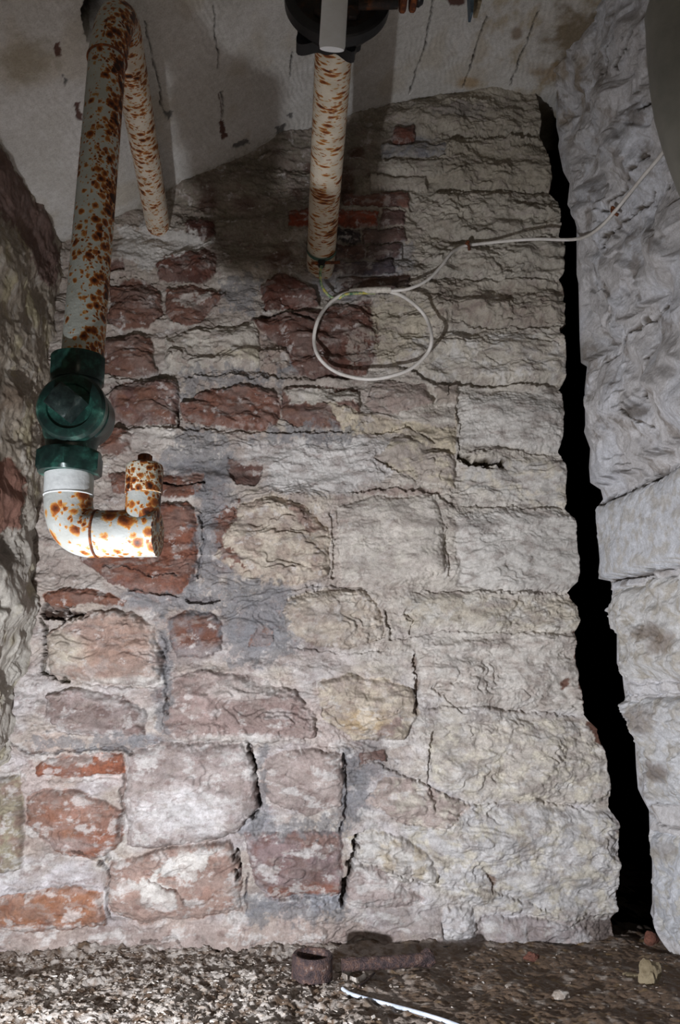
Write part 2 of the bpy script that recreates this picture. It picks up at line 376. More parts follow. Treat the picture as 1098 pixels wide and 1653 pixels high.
S.blob(400,1110,90,24,(204,196,190),.7,.9); S.blob(380,1195,120,12,LIME,.8,.5); S.blob(310,1060,70,24,(150,144,146),.7,.7)
ST([(56,1236),(75,1220),(150,1218),(202,1214),(202,1246),(130,1254),(60,1252)], .02, (160,88,66), (140,76,60), tool=(4,28,.003)); S.patch([(75,1222),(150,1216),(150,1232),(90,1236)], (164,146,138), 2, 5, .8)
ST([(44,1290),(70,1276),(125,1272),(197,1308),(197,1362),(170,1384),(100,1382),(38,1330)], .026, (166,118,100), (154,100,82), tool=(6,16,.003), rough=.8, edge=(170,140,128))
S.patch([(125,1325),(196,1310),(196,1350),(165,1378),(130,1380)], (150,82,60), 5, 8, .75); S.blob(70,1320,34,26,(160,96,74),.6,.6); S.blob(110,1360,60,16,(168,156,154),.5,.6)
ST([(206,1215),(260,1198),(330,1198),(392,1200),(412,1240),(416,1300),(382,1346),(300,1367),(205,1367),(200,1300)], .03, (166,150,146), (178,166,162), rough=.9, edge=(186,178,176))
S.blob(300,1310,110,50,(214,212,214),.85,.6); S.blob(250,1230,50,30,(150,140,140),.5,.6)
ST([(426,1226),(455,1212),(500,1208),(552,1216),(554,1260),(550,1300),(500,1316),(440,1300),(424,1270)], .024, (172,156,150), (160,142,138), tool=(14,14,.003), rough=.8)
ST([(578,1214),(622,1212),(624,1229),(580,1233)], .006, (120,84,74), (98,72,66), rnd=4)
ST([(394,1345),(480,1340),(550,1343),(555,1380),(552,1442),(520,1452),(430,1450),(415,1430),(400,1390)], .018, (142,118,118), (126,88,82), rough=1.4, edge=(168,160,164))
S.patch([(430,1430),(548,1426),(550,1444),(500,1450),(435,1446)], (140,80,66), 3, 5, .8); S.patch([(455,1345),(545,1343),(545,1368),(490,1366)], (138,92,86), 3, 8, .7)
ST([(-20,1448),(60,1436),(130,1430),(166,1440),(170,1495),(100,1502),(-20,1505)], .024, (168,108,84), (150,88,66), tool=(0,12,.002), rough=.7, edge=(178,140,124))
ST([(180,1392),(260,1370),(372,1358),(387,1400),(392,1472),(330,1482),(230,1492),(180,1472),(168,1425)], .024, (176,144,130), (160,120,104), tool=(-30,8,.003), rough=.8, edge=(180,160,150))
S.patch([(245,1400),(300,1375),(350,1368),(330,1395),(308,1425),(290,1410),(250,1412)], LIME, 2, 7, .95, .002); S.patch([(215,1420),(250,1415),(292,1440),(290,1462),(240,1452)], LIME, 2, 7, .95, .002)
S.crack([(240,1418),(270,1432),(292,1434),(305,1455)], 2, .01, (90,60,50))
S.patch([(390,1478),(460,1468),(555,1470),(560,1445),(430,1452)], (160,164,176), 4, 7, .8)
ST([(-10,1256),(28,1250),(38,1290),(34,1400),(-10,1408)], .024, (156,146,118), (146,114,98), rough=.9)
# plaster skirt along the bottom
S.patch([(-30,1498),(180,1496),(560,1485),(760,1520),(1005,1490),(1005,1560),(-30,1560)], (166,146,138), 10, 12, .75)
S.patch([(600,1470),(700,1462),(760,1490),(990,1486),(1000,1530),(740,1530),(600,1500)], (158,146,146), 8, 12, .7)
S.patch([(940,1495),(1000,1480),(1010,1560),(900,1560)], (80,66,58), 14, 12, .8)
# cream rubble, centre
ST([(345,900),(362,855),(385,815),(440,797),(492,812),(530,850),(532,930),(470,947),(400,937)], .024, (200,186,166), (180,160,142), rough=1.5)
S.patch([(343,835),(385,812),(382,835),(355,870),(390,905),(400,920),(372,912),(345,880)], (124,76,66), 2, 9, .95)
S.patch([(465,815),(490,815),(512,855),(505,865),(480,835)], (150,108,94), 3, 8, .7)
ST([(545,820),(600,797),(700,800),(715,850),(717,925),(640,947),(552,940)], .026, (198,190,180), (202,195,182), rough=.55)
ST([(463,966),(520,948),(592,954),(618,985),(620,1030),(560,1046),(500,1040),(460,1012)], .026, (186,172,154), (200,192,180), rough=1.4)
ST([(512,1102),(560,1090),(620,1095),(667,1110),(674,1150),(650,1192),(570,1192),(520,1162)], .02, (196,182,160), (182,166,152), rough=1.4)
S.blob(590,1165,50,25,(212,178,120),.7,.6); S.patch([(600,1180),(640,1158),(650,1170),(620,1192)], (150,122,116), 3, 8, .8)
ST([(588,652),(606,615),(688,620),(697,652),(640,668),(600,668)], .016, (158,138,128), (172,160,150), rough=.8)
ST([(700,622),(738,612),(742,645),(705,655)], .014, (164,150,138))
ST([(560,1350),(600,1340),(650,1352),(700,1385),(708,1428),(640,1420),(580,1392)], .024, (204,200,194), (196,180,150), rough=1.1)
ST([(560,1400),(600,1395),(650,1425),(690,1450),(640,1468),(560,1460)], .018, (172,156,152), (196,190,188))
ST([(714,1468),(764,1464),(768,1516),(716,1514)], .018, (196,194,196)); ST([(775,1478),(880,1484),(960,1506),(960,1530),(780,1524)], .014, (160,148,148), (186,184,186))
ST([(620,1250),(680,1262),(760,1300),(720,1340),(640,1330),(590,1290)], .016, (178,160,152), (204,196,180), rough=1.5)
ST([(650,700),(735,735),(735,790),(660,770),(600,740)], .014, (176,164,152), (198,186,160), rough=1.6)
ST([(520,655),(600,672),(735,690),(740,655),(735,735),(640,700),(560,700)], .01, (198,184,156), (180,166,150), rough=1.5)
S.patch([(575,790),(640,780),(720,795),(700,800),(600,798)], (146,118,108), 3, 8, .6)
# ledges and open joints
for pts, f, a in [([(720,224),(800,222),(885,222)],14,.02),([(700,310),(800,308),(890,308)],12,.016),([(700,388),(800,394),(905,386)],10,.01),([(820,325),(860,340),(890,345)],14,.016),
                  ([(640,590),(700,618),(800,622),(905,624)],13,.026),([(745,735),(800,724),(890,736)],14,.016),([(750,815),(850,821),(912,820)],10,.016),([(560,795),(640,785),(700,800),(740,822)],18,.02),
                  ([(660,955),(760,955),(930,958)],12,.014),([(600,1045),(700,1020),(860,1022),(930,1024)],10,.012),([(680,1150),(780,1140),(860,1152),(940,1158)],14,.016),([(600,1230),(700,1275),(760,1300),(860,1290),(960,1310)],20,.018),
                  ([(560,1395),(620,1400),(690,1430),(800,1440),(900,1480)],18,.016),([(120,1105),(200,1112),(250,1108)],10,.014),([(210,1198),(330,1198),(400,1200)],6,.014),([(60,1262),(200,1258)],12,.012),
                  ([(160,545),(250,538)],10,.012),([(170,612),(280,612)],8,.014),([(290,612),(450,610),(600,612)],18,.014),([(170,455),(260,452),(350,460)],8,.012),([(180,695),(290,692),(450,702),(580,694)],10,.016),
                  ([(0,1435),(160,1428),(180,1390)],16,.014),([(390,1206),(560,1206),(620,1205)],10,.01),([(700,165),(800,172),(860,180)],16,.014),([(690,520),(800,528),(905,530)],12,.012),([(680,452),(900,452)],8,.01),
                  ([(460,1045),(560,1055),(640,1050)],12,.012),([(460,955),(540,945),(600,950)],10,.014),([(740,745),(790,752),(820,760)],14,.02)]:
    S.ledge(pts, f, a * .62)
for pts, wd, dp, c in [([(405,1205),(413,1250),(419,1300),(410,1320)],5,.035,(70,52,46)),([(382,1375),(386,1395),(382,1422)],7,.03,(66,50,46)),([(577,1350),(574,1380),(558,1420),(553,1462)],8,.04,(66,54,48)),
                   ([(160,1392),(178,1410),(172,1450),(176,1485)],5,.025,(100,74,64)),([(262,1030),(266,1090),(270,1150)],4,.014,(112,104,104)),([(742,640),(744,680),(742,740)],3,.014,None),([(322,830),(328,870),(322,930)],4,.016,(104,102,108)),
                   ([(745,738),(790,748),(812,752)],5,.03,(92,80,60)),([(782,752),(792,756)],7,.04,(40,30,20)),([(670,1060),(676,1110),(668,1150)],5,.02,(140,122,110)),([(288,655),(290,690)],4,.02,(90,64,56)),([(195,620),(165,640)],4,.015,None),
                   ([(20,1200),(40,1216),(200,1208),(212,1216)],4,.02,(90,74,68)),([(120,1375),(180,1385),(160,1395)],4,.02,(100,74,62)),([(200,1250),(198,1300),(192,1350)],4,.02,(140,120,112)),([(556,1220),(562,1290),(550,1340)],4,.018,(116,112,120)),
                   ([(720,850),(724,930)],4,.01,None),([(536,830),(540,930)],5,.014,None),([(625,985),(630,1035)],4,.016,None),([(700,1180),(690,1240),(700,1290)],4,.014,None),([(230,1520),(280,1512),(300,1530),(360,1535)],3,.012,(110,88,78)),([(265,1545),(275,1530)],3,.012,None),([(160,1548),(250,1552),(330,1548)],5,.03,(62,48,38)),  # last entry: shadow along the wall foot, coloured in as a crack
                   ([(610,700),(660,690),(700,712)],3,.012,None),([(745,1100),(700,1110),(745,1150)],3,.01,None),([(790,1410),(805,1425),(795,1440)],4,.014,(140,116,100)),([(725,615),(720,640)],3,.012,None),([(400,1410),(398,1470)],3,.012,(100,90,92)),
                   ([(612,1160),(640,1150)],3,.01,None),([(655,985),(668,1000),(660,1020)],4,.014,None),([(505,520),(470,505),(425,512)],4,.014,(80,64,60)),([(850,545),(900,560)],3,.008,None),([(60,995),(72,1020),(68,1085),(110,1100)],6,.03,(96,88,70))]:
    S.crack(pts, wd, dp, c)
S.patch([(925,1020),(948,1020),(952,1150),(940,1140),(934,1080)], (96,52,40), 2, 4, .95); S.patch([(950,1165),(975,1170),(980,1215),(965,1205)], (96,52,40), 2, 4, .95); S.patch([(905,1098),(915,1094),(918,1108),(908,1112)], (120,70,56), 1.5, 3, .9)
S.patch([(985,1320),(1000,1330),(1000,1345),(990,1340)], (96,60,48), 2, 4, .8)
S.patch([(690,185),(735,172),(790,185),(780,196),(700,194)], (110,100,90), 3, 8, .7)
le = 1 - sstep(520, 760, S.px)
ns_ = fbm(S.u * 20, S.v * 24, 5, 91, .68)
S.tint((136, 116, 108), le * sstep(-.15, .25, fbm(S.u * 10, S.v * 15, 5, 96, .64)) * .42)
S.tint((134, 118, 110), (1 - le) * sstep(.14, .26, S.c[:, 1]) * sstep(.02, .28, fbm(S.u * 12, S.v * 22, 6, 97, .68)) * .5)
S.tint((150, 139, 116), sstep(760, 250, S.py) * .68 * (1 - le * .4) * sstep(.22, .36, S.c[:, 0]) * sstep(.14, .26, S.c[:, 1]))  # upper wall darkened in colour in place of weaker light there
S.tint((204, 198, 194), le * sstep(.20, .34, ns_) * .6)
S.tint((120, 84, 76), le * sstep(.16, .34, fbm(S.u * 24, S.v * 40, 5, 92, .66)) * .4)
S.tint((208, 206, 204), sstep(900, 1300, S.py) * sstep(.08, .26, fbm(S.u * 12, S.v * 22, 5, 93, .66)) * .6)
S.tint((162, 148, 140), sstep(.10, .32, fbm(S.u * 17, S.v * 40, 5, 94, .66)) * .5)
S.patch([(192,372),(230,362),(296,368),(345,392),(325,404),(300,412),(262,420),(240,440),(196,420)], (196,192,186), 3, 10, .95)
for pl in [[(318,790),(348,790),(350,930),(462,945),(468,1060),(372,1078),(362,985),(330,992),(255,990),(215,972),(290,960),(318,930)],[(258,1000),(272,1010),(274,1180),(258,1180)],[(412,1205),(428,1215),(430,1330),(555,1318),(560,1210),(590,1240),(600,1290),(556,1345),(392,1344),(420,1310)],
           [(300,690),(372,705),(372,760),(345,800),(322,800),(330,765),(250,752)],[(455,690),(580,690),(560,714),(400,712)],[(290,604),(450,604),(450,618),(330,626),(292,650)],[(395,1450),(430,1452),(520,1456),(556,1450),(560,1480),(400,1490)],[(60,1190),(235,1190),(230,1206),(60,1212)],[(360,455),(420,440),(410,510),(360,500)]]:
    S.patch(pl, (124,124,128), 5, 17, .7, dry=.2)
# side in the gap: shallower relief, one dark brown; the face varies at random
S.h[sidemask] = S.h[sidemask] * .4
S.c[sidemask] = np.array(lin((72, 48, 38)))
S.c[~sidemask] *= (1 + .34 * fbm(S.u * 6, S.v * 9, 6, 98, .72) - .10 * le)[~sidemask][:, None]
# keep the outline of the right edge near the photograph's
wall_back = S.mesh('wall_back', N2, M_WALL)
HB = S.h.reshape(S.shape)[:, :nx].copy(); HB_XR = XR.copy(); HB_z = z.copy()
del S, X2, Y2, Z2, N2, u2, v2

# ------------------------------------------------------------------ RIGHT WALL
def xw(zr): return np.interp(zr, [-.9, -.68, .5, 1.84, 2.2], [1.0, .975, .875, .85, .846])
def ye_edge(zw):
    P = []
    for a, b in RL:
        zr = 0.5
        for _ in range(6):
            p = at_x(a, b, float(xw(zr))); zr = p.z - CZ
        P.append((p.z, p.y))
    P.sort(); return np.interp(zw, [q[0] for q in P], [q[1] for q in P])
zr = np.arange(-0.12, 2.75, .0024)
ye = ye_edge(zr)
ts = np.concatenate([np.arange(0, .62, .0024), np.linspace(.63, 3.1, 60)])
Yg = ye[:, None] - ts[None, :]
XW = xw(zr - CZ)
Xg = np.repeat(XW[:, None], len(ts), 1)
ns = 26; back = np.linspace(.5, .006, ns)
Xb = XW[:, None] + back[None, :]; Yb = np.repeat(ye[:, None], ns, 1) + .01
X2 = np.hstack([Xb, Xg]); Y2 = np.hstack([Yb, Yg]); Z2 = np.repeat(zr[:, None], X2.shape[1], 1)
N2 = np.zeros(X2.shape + (3,)); N2[..., 0] = -1; N2[:, :ns, 0] = 0; N2[:, :ns, 1] = -.3
u2 = np.hstack([-back[None, :] + 0 * Xb, np.repeat(ts[None, :], len(zr), 0)])
S = Surf(np.stack([X2, Y2, Z2], -1), u2, Z2, (194, 192, 194), 4)
lay = flaky(S.u * 4, S.v * 6 + S.u * 4, 4, 52, .045) + flaky(S.u * 9, S.v * 9 + S.u * 9, 4, 57, .016)
S.h = fbm(S.u * 4, S.v * 4 + S.u * 2, 3, 51) * .06 + lay + crumb(S.u, S.v, 53) * .35 + S.n3 * .0006
S.tint((198, 202, 212), sstep(-.1, .3, fbm(S.u * 6, S.v * 6, 4, 54)) * .7)
S.tint((128, 114, 100), sstep(.10, .34, fbm(S.u * 12, S.v * 11 + 9 * S.u, 5, 55, .66)) * .62)
S.tint((150, 122, 76), sstep(300, 120, S.py) * sstep(1000, 900, S.px) * sstep(-.1, .3, fbm(S.u * 12, S.v * 12, 4, 56)) * .7)
S.stone([(966,822),(1010,800),(1110,745),(1130,740),(1130,905),(1040,925),(985,937),(966,930)], .02, (196,200,208), (182,178,172), rough=.25, rnd=16, keep=.12)
S.crack([(955,830),(966,816),(1010,795),(1060,768),(1140,724)], 9, .035, (86,76,68), 1)
S.crack([(985,942),(1030,928),(1060,922),(1140,902)], 4, .022, (120,112,106), 1)
S.stone([(990,955),(1040,940),(1130,920),(1130,1095),(1010,1098),(996,1040)], .02, (194,194,194), (172,164,150), rough=1.1, rnd=20, keep=.5)
S.crack([(1010,1104),(1050,1102),(1130,1100)], 3, .012, None, 1); S.crack([(1015,1122),(1130,1118)], 3, .012, None, 1)
S.stone([(1020,1130),(1130,1124),(1130,1300),(1055,1300),(1030,1230)], .024, (190,192,196), (176,170,160), rough=1.3, rnd=20, keep=.5)
S.crack([(1035,1300),(1070,1330),(1130,1345)], 3, .016, (150,146,144), 1)
S.stone([(1055,1340),(1130,1355),(1130,1540),(1075,1500),(1058,1450)], .02, (190,194,202), (186,182,172), rough=.9, rnd=20, keep=.5)
for pts in [[(1040,310),(985,370),(975,400)],[(1100,460),(1010,545),(960,595)],[(1010,660),(1050,690)],[(1045,640),(1050,560)],[(1080,270),(1040,330)],[(980,340),(1040,250)],[(1000,60),(960,160)],[(1030,50),(1000,110)],[(1060,150),(1040,175)]]:
    S.crack(pts, 4, .012, (112,102,92), 5)
S.blob(1060,1020,26,20,(120,104,90),.8,.6); S.blob(1075,1040,22,22,(130,112,96),.7,.7); S.blob(1060,1160,30,30,(130,116,104),.7,.8); S.blob(1070,1245,26,20,(122,108,98),.8,.7)
S.blob(945,570,22,30,(138,130,120),.6,.7); S.blob(1035,665,20,14,(90,78,66),.8,.6); S.blob(1080,1375,20,20,(140,130,120),.6,.7)
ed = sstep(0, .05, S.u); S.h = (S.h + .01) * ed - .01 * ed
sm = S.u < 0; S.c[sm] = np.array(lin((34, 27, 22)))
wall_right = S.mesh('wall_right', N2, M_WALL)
HR = S.h.reshape(S.shape)[:, ns:].copy(); HR_ye = ye.copy(); HR_z = zr.copy(); HR_t = ts.copy()
del S

# ------------------------------------------------------------------ LEFT WALL
zl = np.arange(-0.15, 2.2, .003)
ts = np.concatenate([np.arange(-.12, .62, .003), np.linspace(.63, 3.1, 60)])
Xl = np.interp(zl, [-.2, .32, .52, .66, 2.2], [-.98, -.92, -.76, -.715, -.715])
Xl = np.convolve(np.pad(Xl, 25, 'edge'), np.ones(51) / 51, 'valid')
X2 = np.repeat(Xl[:, None], len(ts), 1); Y2 = D - np.repeat(ts[None, :], len(zl), 0); Z2 = np.repeat(zl[:, None], len(ts), 1)
N2 = np.zeros(X2.shape + (3,)); N2[..., 0] = 1
S = Surf(np.stack([X2, Y2, Z2], -1), np.repeat(ts[None, :], len(zl), 0), Z2, (150, 138, 120), 4)
low = sstep(700, 950, S.py)
S.h = fbm(S.u * 4, S.v * 5, 4, 61) * (.02 + .04 * low) + flaky(S.u * 5, S.v * 9, 4, 62, .03) + crumb(S.u, S.v, 66) + ridged(S.u * 16, S.v * 7, 3, 63) * .005 + S.n2 * .003
S.tint((186, 180, 168), sstep(.0, .3, fbm(S.u * 30, S.v * 9, 5, 64, .6)) * .7)
S.tint((190, 188, 180), low * .6)
S.tint((168, 158, 110), sstep(.1, .4, fbm(S.u * 9, S.v * 9, 4, 65)) * .5)
S.patch([(-20,210),(10,245),(45,300),(75,355),(92,400),(90,470),(62,450),(30,370),(-20,330)], (104, 72, 66), 4, 8, .85)
S.patch([(-20,742),(22,738),(34,775),(28,850),(-20,865)], (136,84,74), 3, 6, .9)
S.blob(15,640,20,30,(110,84,62),.6,.7); S.blob(10,900,20,40,(90,76,64),.6,.7)
wall_left = S.mesh('wall_left', N2, M_WALL)
del S

# ------------------------------------------------------------------ CEILING
prof = [(-60,470),(20,425),(95,395),(200,350),(290,300),(430,236),(560,188),(650,158),(760,148),(870,150),(960,150),(1120,150)]
pp = [at(a, b, D) for a, b in prof]
arc = np.concatenate([[0], np.cumsum([(pp[i + 1] - pp[i]).length for i in range(len(pp) - 1)])])
s_ = np.arange(0, arc[-1], .0028)
cx_ = np.interp(s_, arc, [p.x for p in pp]); cz_ = np.interp(s_, arc, [p.z for p in pp])
k = np.ones(41) / 41
cz_ = np.convolve(np.pad(cz_, 20, 'edge'), k, 'valid') + .004
ty = np.concatenate([np.arange(-.3, -.02, .02), np.arange(0, .95, .0028), np.linspace(.97, 3.2, 60)])
X2 = np.repeat(cx_[None, :], len(ty), 0); Z2 = np.repeat(cz_[None, :], len(ty), 0); Y2 = D - np.repeat(ty[:, None], len(s_), 1)
tx, tz = np.gradient(cx_), np.gradient(cz_); ln = np.hypot(tx, tz)
N2 = np.zeros(X2.shape + (3,)); N2[..., 0] = (tz / ln)[None, :]; N2[..., 2] = (-tx / ln)[None, :]
su = np.repeat(s_[None, :], len(ty), 0); sv = np.repeat(ty[:, None], len(s_), 1)
S = Surf(np.stack([X2, Y2, Z2], -1), su, sv, (200, 197, 190), 3)
q = (S.u * .93 + S.v * .30) * 62 + S.n1 * 1.6
comb = (np.abs((q % 1) - .5) * 2 - .5) * sstep(-.25, .2, fbm(S.u * 3, S.v * 3, 2, 71))
S.h = fbm(S.u * 3, S.v * 2.5, 3, 70) * .012 + comb * .0022 + S.n2 * .0016
S.tint((212, 210, 206), sstep(-.1, .3, fbm(S.u * 5, S.v * 5, 4, 72)) * .6)
S.tint((184, 168, 138), sstep(.1, .4, fbm(S.u * 6, S.v * 4, 4, 73)) * .4)
rt = sstep(700, 820, S.px)
S.tint((168, 142, 92), rt * sstep(-.05, .3, fbm(S.u * 9, S.v * 6, 5, 74, .6)) * .6)
S.blob(935,70,60,80,(118,94,52),.85,.7); S.blob(900,120,50,20,(150,118,70),.7,.7); S.blob(45,95,50,50,(148,132,100),.6,.8); S.blob(835,55,12,14,(120,84,40),.7,.6)
S.blob(755,132,22,12,(180,140,80),.7,.5)
for pts in [[(345,10),(350,60),(353,110)],[(472,85),(470,125)],[(236,35),(248,100),(262,160),(264,180)],[(360,150),(362,190)],[(870,20),(848,75),(824,142)],[(786,30),(770,80),(748,138)],[(962,40),(925,110),(903,150)],[(700,0),(690,60),(660,150)]]:
    S.crack(pts, 1.6, .012, (70,62,54), 1.5)
for pl in [[(86,68),(97,68),(98,90),(88,92)],[(122,170),(130,168),(134,195),(126,192)],[(355,198),(364,196),(366,218),(357,222)],[(714,-6),(752,-6),(750,9),(728,11)],[(40,400),(60,395),(60,420),(45,420)]]:
    S.patch(pl, (96,52,44), 1.2, 3, .95, -.003)
for pl in [[(262,182),(280,180),(272,192)],[(445,208),(462,202),(460,216),(448,220)],[(375,232),(398,224),(402,232),(380,238)],[(462,186),(474,184),(472,192)],[(100,122),(112,128),(108,142)]]:
    S.patch(pl, (92,90,88), 1.2, 3, .9, -.003)
S.crack([(356,150),(360,200)], 1.2, .004, (96,52,44), 1)
S.patch([(60,398),(140,372),(300,290),(430,228),(470,215),(430,262),(300,330),(80,420)], (150,140,120), 6, 10, .5)
# dark ragged hole beside the elbow
i = np.nonzero(window(S.wx, S.wy, [(132,-40),(165,70)], 20))[0]
m = sstep(-2, 2, poly_sd(S.wx[i], S.wy[i], [(150,-40),(140,-10),(132,15),(133,40),(142,62),(160,60),(190,40),(190,-40)]))
S.h[i] -= .09 * m; S.mixc(i, (60,54,48), m)
ceiling = S.mesh('ceiling', N2, M_CEIL)
del S

# ------------------------------------------------------------------ FLOOR
def floor_z(Y): return 0.036 + np.clip(2.2 - Y, -.2, .9) * .14
fx = np.concatenate([np.arange(-1.15, 1.3, .004)]); fy = np.concatenate([np.linspace(3.6, 2.32, 30), np.arange(2.3, 1.45, -.003), np.linspace(1.44, -.9, 90)])
X2, Y2 = np.meshgrid(fx, fy); Z2 = floor_z(Y2)
N2 = np.zeros(X2.shape + (3,)); N2[..., 2] = 1
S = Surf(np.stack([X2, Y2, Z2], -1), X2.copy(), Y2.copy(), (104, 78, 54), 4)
lf = sstep(820, 380, S.px + 60 * S.n1)  # pale left, brown right: shade on the right is painted into the mud colour
S.h = fbm(S.u * 6, S.v * 6, 3, 81) * .02 + ridged(S.u * 26, S.v * 20, 4, 82) * (.004 + .009 * lf) + fbm(S.u * 70, S.v * 70, 3, 83) * .006
S.h += sstep(2.1, 2.2, S.P[:, 1]) * .012 * (1 + fbm(S.u * 9, S.v * 9, 3, 84) * 1.2)
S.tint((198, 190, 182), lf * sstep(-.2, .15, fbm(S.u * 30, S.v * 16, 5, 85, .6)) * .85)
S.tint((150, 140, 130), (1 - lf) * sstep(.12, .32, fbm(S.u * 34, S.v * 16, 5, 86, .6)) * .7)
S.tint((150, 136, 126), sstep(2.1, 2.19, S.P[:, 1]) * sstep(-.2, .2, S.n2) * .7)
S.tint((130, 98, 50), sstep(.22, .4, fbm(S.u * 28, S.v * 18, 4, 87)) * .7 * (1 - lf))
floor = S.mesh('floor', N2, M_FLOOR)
HF = S.h.reshape(S.shape).copy()
del S

# added box behind the gap, near black in colour to keep the void dark
SAT = 1.0
M_VOID, nt, b = new_mat('void_black'); b.inputs['Base Color'].default_value = (.006, .005, .004, 1); b.inputs['Roughness'].default_value = 1; b.inputs['Specular IOR Level'].default_value = 0
def quad_mesh(name, quads, mat):
    me = bpy.data.meshes.new(name); vs = []; fs = []
    for q in quads:
        fs.append(range(len(vs), len(vs) + 4)); vs += q
    me.from_pydata(vs, [], [tuple(f) for f in fs]); me.materials.append(mat)
    o = bpy.data.objects.new(name, me); sc.collection.objects.link(o); o['kind'] = 'structure'; return o
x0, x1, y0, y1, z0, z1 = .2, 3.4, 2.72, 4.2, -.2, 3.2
quad_mesh('gap_void_box', [[(x0,y1,z0),(x1,y1,z0),(x1,y1,z1),(x0,y1,z1)], [(x0,y0,z0),(x0,y1,z0),(x0,y1,z1),(x0,y0,z1)], [(x1,2.0,z0),(x1,y1,z0),(x1,y1,z1),(x1,2.0,z1)],
                        [(x0,2.0,2.68),(x1,2.0,2.68),(x1,y1,2.68),(x0,y1,2.68)], [(x0,2.32,z0+.22),(x1,2.32,z0+.22),(x1,y1,z0+.22),(x0,y1,z0+.22)], [(1.3,2.0,z0),(x1,2.0,z0),(x1,2.0,z1),(1.3,2.0,z1)]], M_VOID)

# ------------------------------------------------------------------ where surfaces really are
def h_back(x, zw):
    r = int(np.clip((zw - HB_z[0]) / (HB_z[1] - HB_z[0]), 0, len(HB_z) - 1)); xr = HB_XR[r]
    c = int(np.clip((x + 1.15) / (xr + 1.15) * (HB.shape[1] - 1), 0, HB.shape[1] - 1)); return float(HB[r, c])
def on_back(px, py, off):                # a point standing off the back wall's real surface
    Yv = D
    for _ in range(4):
        p = at(px, py, Yv); Yv = D - h_back(p.x, p.z) - off
    return at(px, py, Yv)
def on_right(px, py, off):
    Xv = .86
    for _ in range(5):
        p = at_x(px, py, Xv)
        r = int(np.clip((p.z - HR_z[0]) / (HR_z[1] - HR_z[0]), 0, len(HR_z) - 1))
        c = int(np.clip(np.searchsorted(HR_t, HR_ye[r] - p.y), 0, len(HR_t) - 1))
        Xv = float(xw(p.z - CZ)) - float(HR[r, c]) - off
    return at_x(px, py, Xv)
def h_floor(x, Yw):
    c = int(np.clip(np.searchsorted(fx, x), 0, len(fx) - 1)); r = int(np.clip(len(fy) - np.searchsorted(fy[::-1], Yw), 0, len(fy) - 1))
    return float(floor_z(np.array(Yw)) + HF[r, c])
def on_floor(px, py, off):
    lo, hi = 1.3, 2.3
    for Yv in np.arange(1.4, 2.3, .002):
        p = at(px, py, Yv)
        if p.z <= h_floor(p.x, Yv) + off: return p
    return at(px, py, 2.15)

# ------------------------------------------------------------------ builders for things
def link(o): sc.collection.objects.link(o); return o
def thing(name, label, cat, loc, group=None):
    o = link(bpy.data.objects.new(name, None)); o.location = loc; o.empty_display_size = .05
    o['label'] = label; o['category'] = cat
    if group: o['group'] = group
    return o
def finish(name, bm, mat, parent=None, smooth=True, label=None, angle=35):
    me = bpy.data.meshes.new(name)
    bmesh.ops.recalc_face_normals(bm, faces=bm.faces[:])
    if smooth:
        for f in bm.faces: f.smooth = True
        for e in bm.edges:
            if len(e.link_faces) == 2 and e.calc_face_angle(0) > math.radians(angle): e.smooth = False
    bm.to_mesh(me); bm.free(); me.materials.append(mat)
    o = link(bpy.data.objects.new(name, me))
    if parent is not None:
        o.parent = parent; q = parent; off = Vector((0, 0, 0))
        while q is not None: off += q.location; q = q.parent
        o.location = -off
    if label: o['label'] = label
    return o
def catmull(pts, n=8):
    pts = [Vector(p) for p in pts]; P = [2 * pts[0] - pts[1]] + pts + [2 * pts[-1] - pts[-2]]; out = []
    for i in range(1, len(P) - 2):
        for k in range(n):
            t = k / n; a, b, c, d = P[i - 1], P[i], P[i + 1], P[i + 2]
            out.append(.5 * ((2 * b) + (c - a) * t + (2 * a - 5 * b + 4 * c - d) * t * t + (3 * b - 3 * c + d - a) * t ** 3))
    out.append(pts[-1]); return out
def tube(pts, rad, seg=40, caps=True, lump=0.0, seed=0, flat=None):
    bm = bmesh.new(); uvl = bm.loops.layers.uv.new('UVMap'); pts = [Vector(p) for p in pts]
    R_ = rad if isinstance(rad, (list, tuple)) else [rad] * len(pts)
    T = [(pts[min(i + 1, len(pts) - 1)] - pts[max(i - 1, 0)]).normalized() for i in range(len(pts))]
    ref = Vector((0, 0, 1)) if abs(T[0].z) < .8 else Vector((0, -1, 0))
    n = (ref - T[0] * ref.dot(T[0])).normalized(); rings = []; L = 0; Ls = []
    rnd = random.Random(seed)
    for i, p in enumerate(pts):
        if i: L += (pts[i] - pts[i - 1]).length
        Ls.append(L); n = (n - T[i] * n.dot(T[i])).normalized(); b = T[i].cross(n)
        ring = []
        for k in range(seg):
            a = 2 * math.pi * k / seg; r = R_[i] * (1 + lump * (rnd.random() - .5))
            fx_, fy_ = (1, 1) if flat is None else flat
            ring.append(bm.verts.new(p + n * math.cos(a) * r * fx_ + b * math.sin(a) * r * fy_))
        rings.append(ring)
    for i in range(len(rings) - 1):
        for k in range(seg):
            f = bm.faces.new((rings[i][k], rings[i][(k + 1) % seg], rings[i + 1][(k + 1) % seg], rings[i + 1][k]))
            for lp, (a, l) in zip(f.loops, ((k, i), (k + 1, i), (k + 1, i + 1), (k, i + 1))):
                lp[uvl].uv = (Ls[l], a / seg * 2 * math.pi * R_[l])
    if caps:
        bm.faces.new(rings[0][::-1]); bm.faces.new(rings[-1])
    return bm
def lathe(p0, axis, prof, seg=48, cap=True):   # prof: (distance along axis, radius)
    axis = Vector(axis).normalized(); p0 = Vector(p0)
    return tube([p0 + axis * a for a, r in prof], [max(r, 1e-4) for a, r in prof], seg, cap)
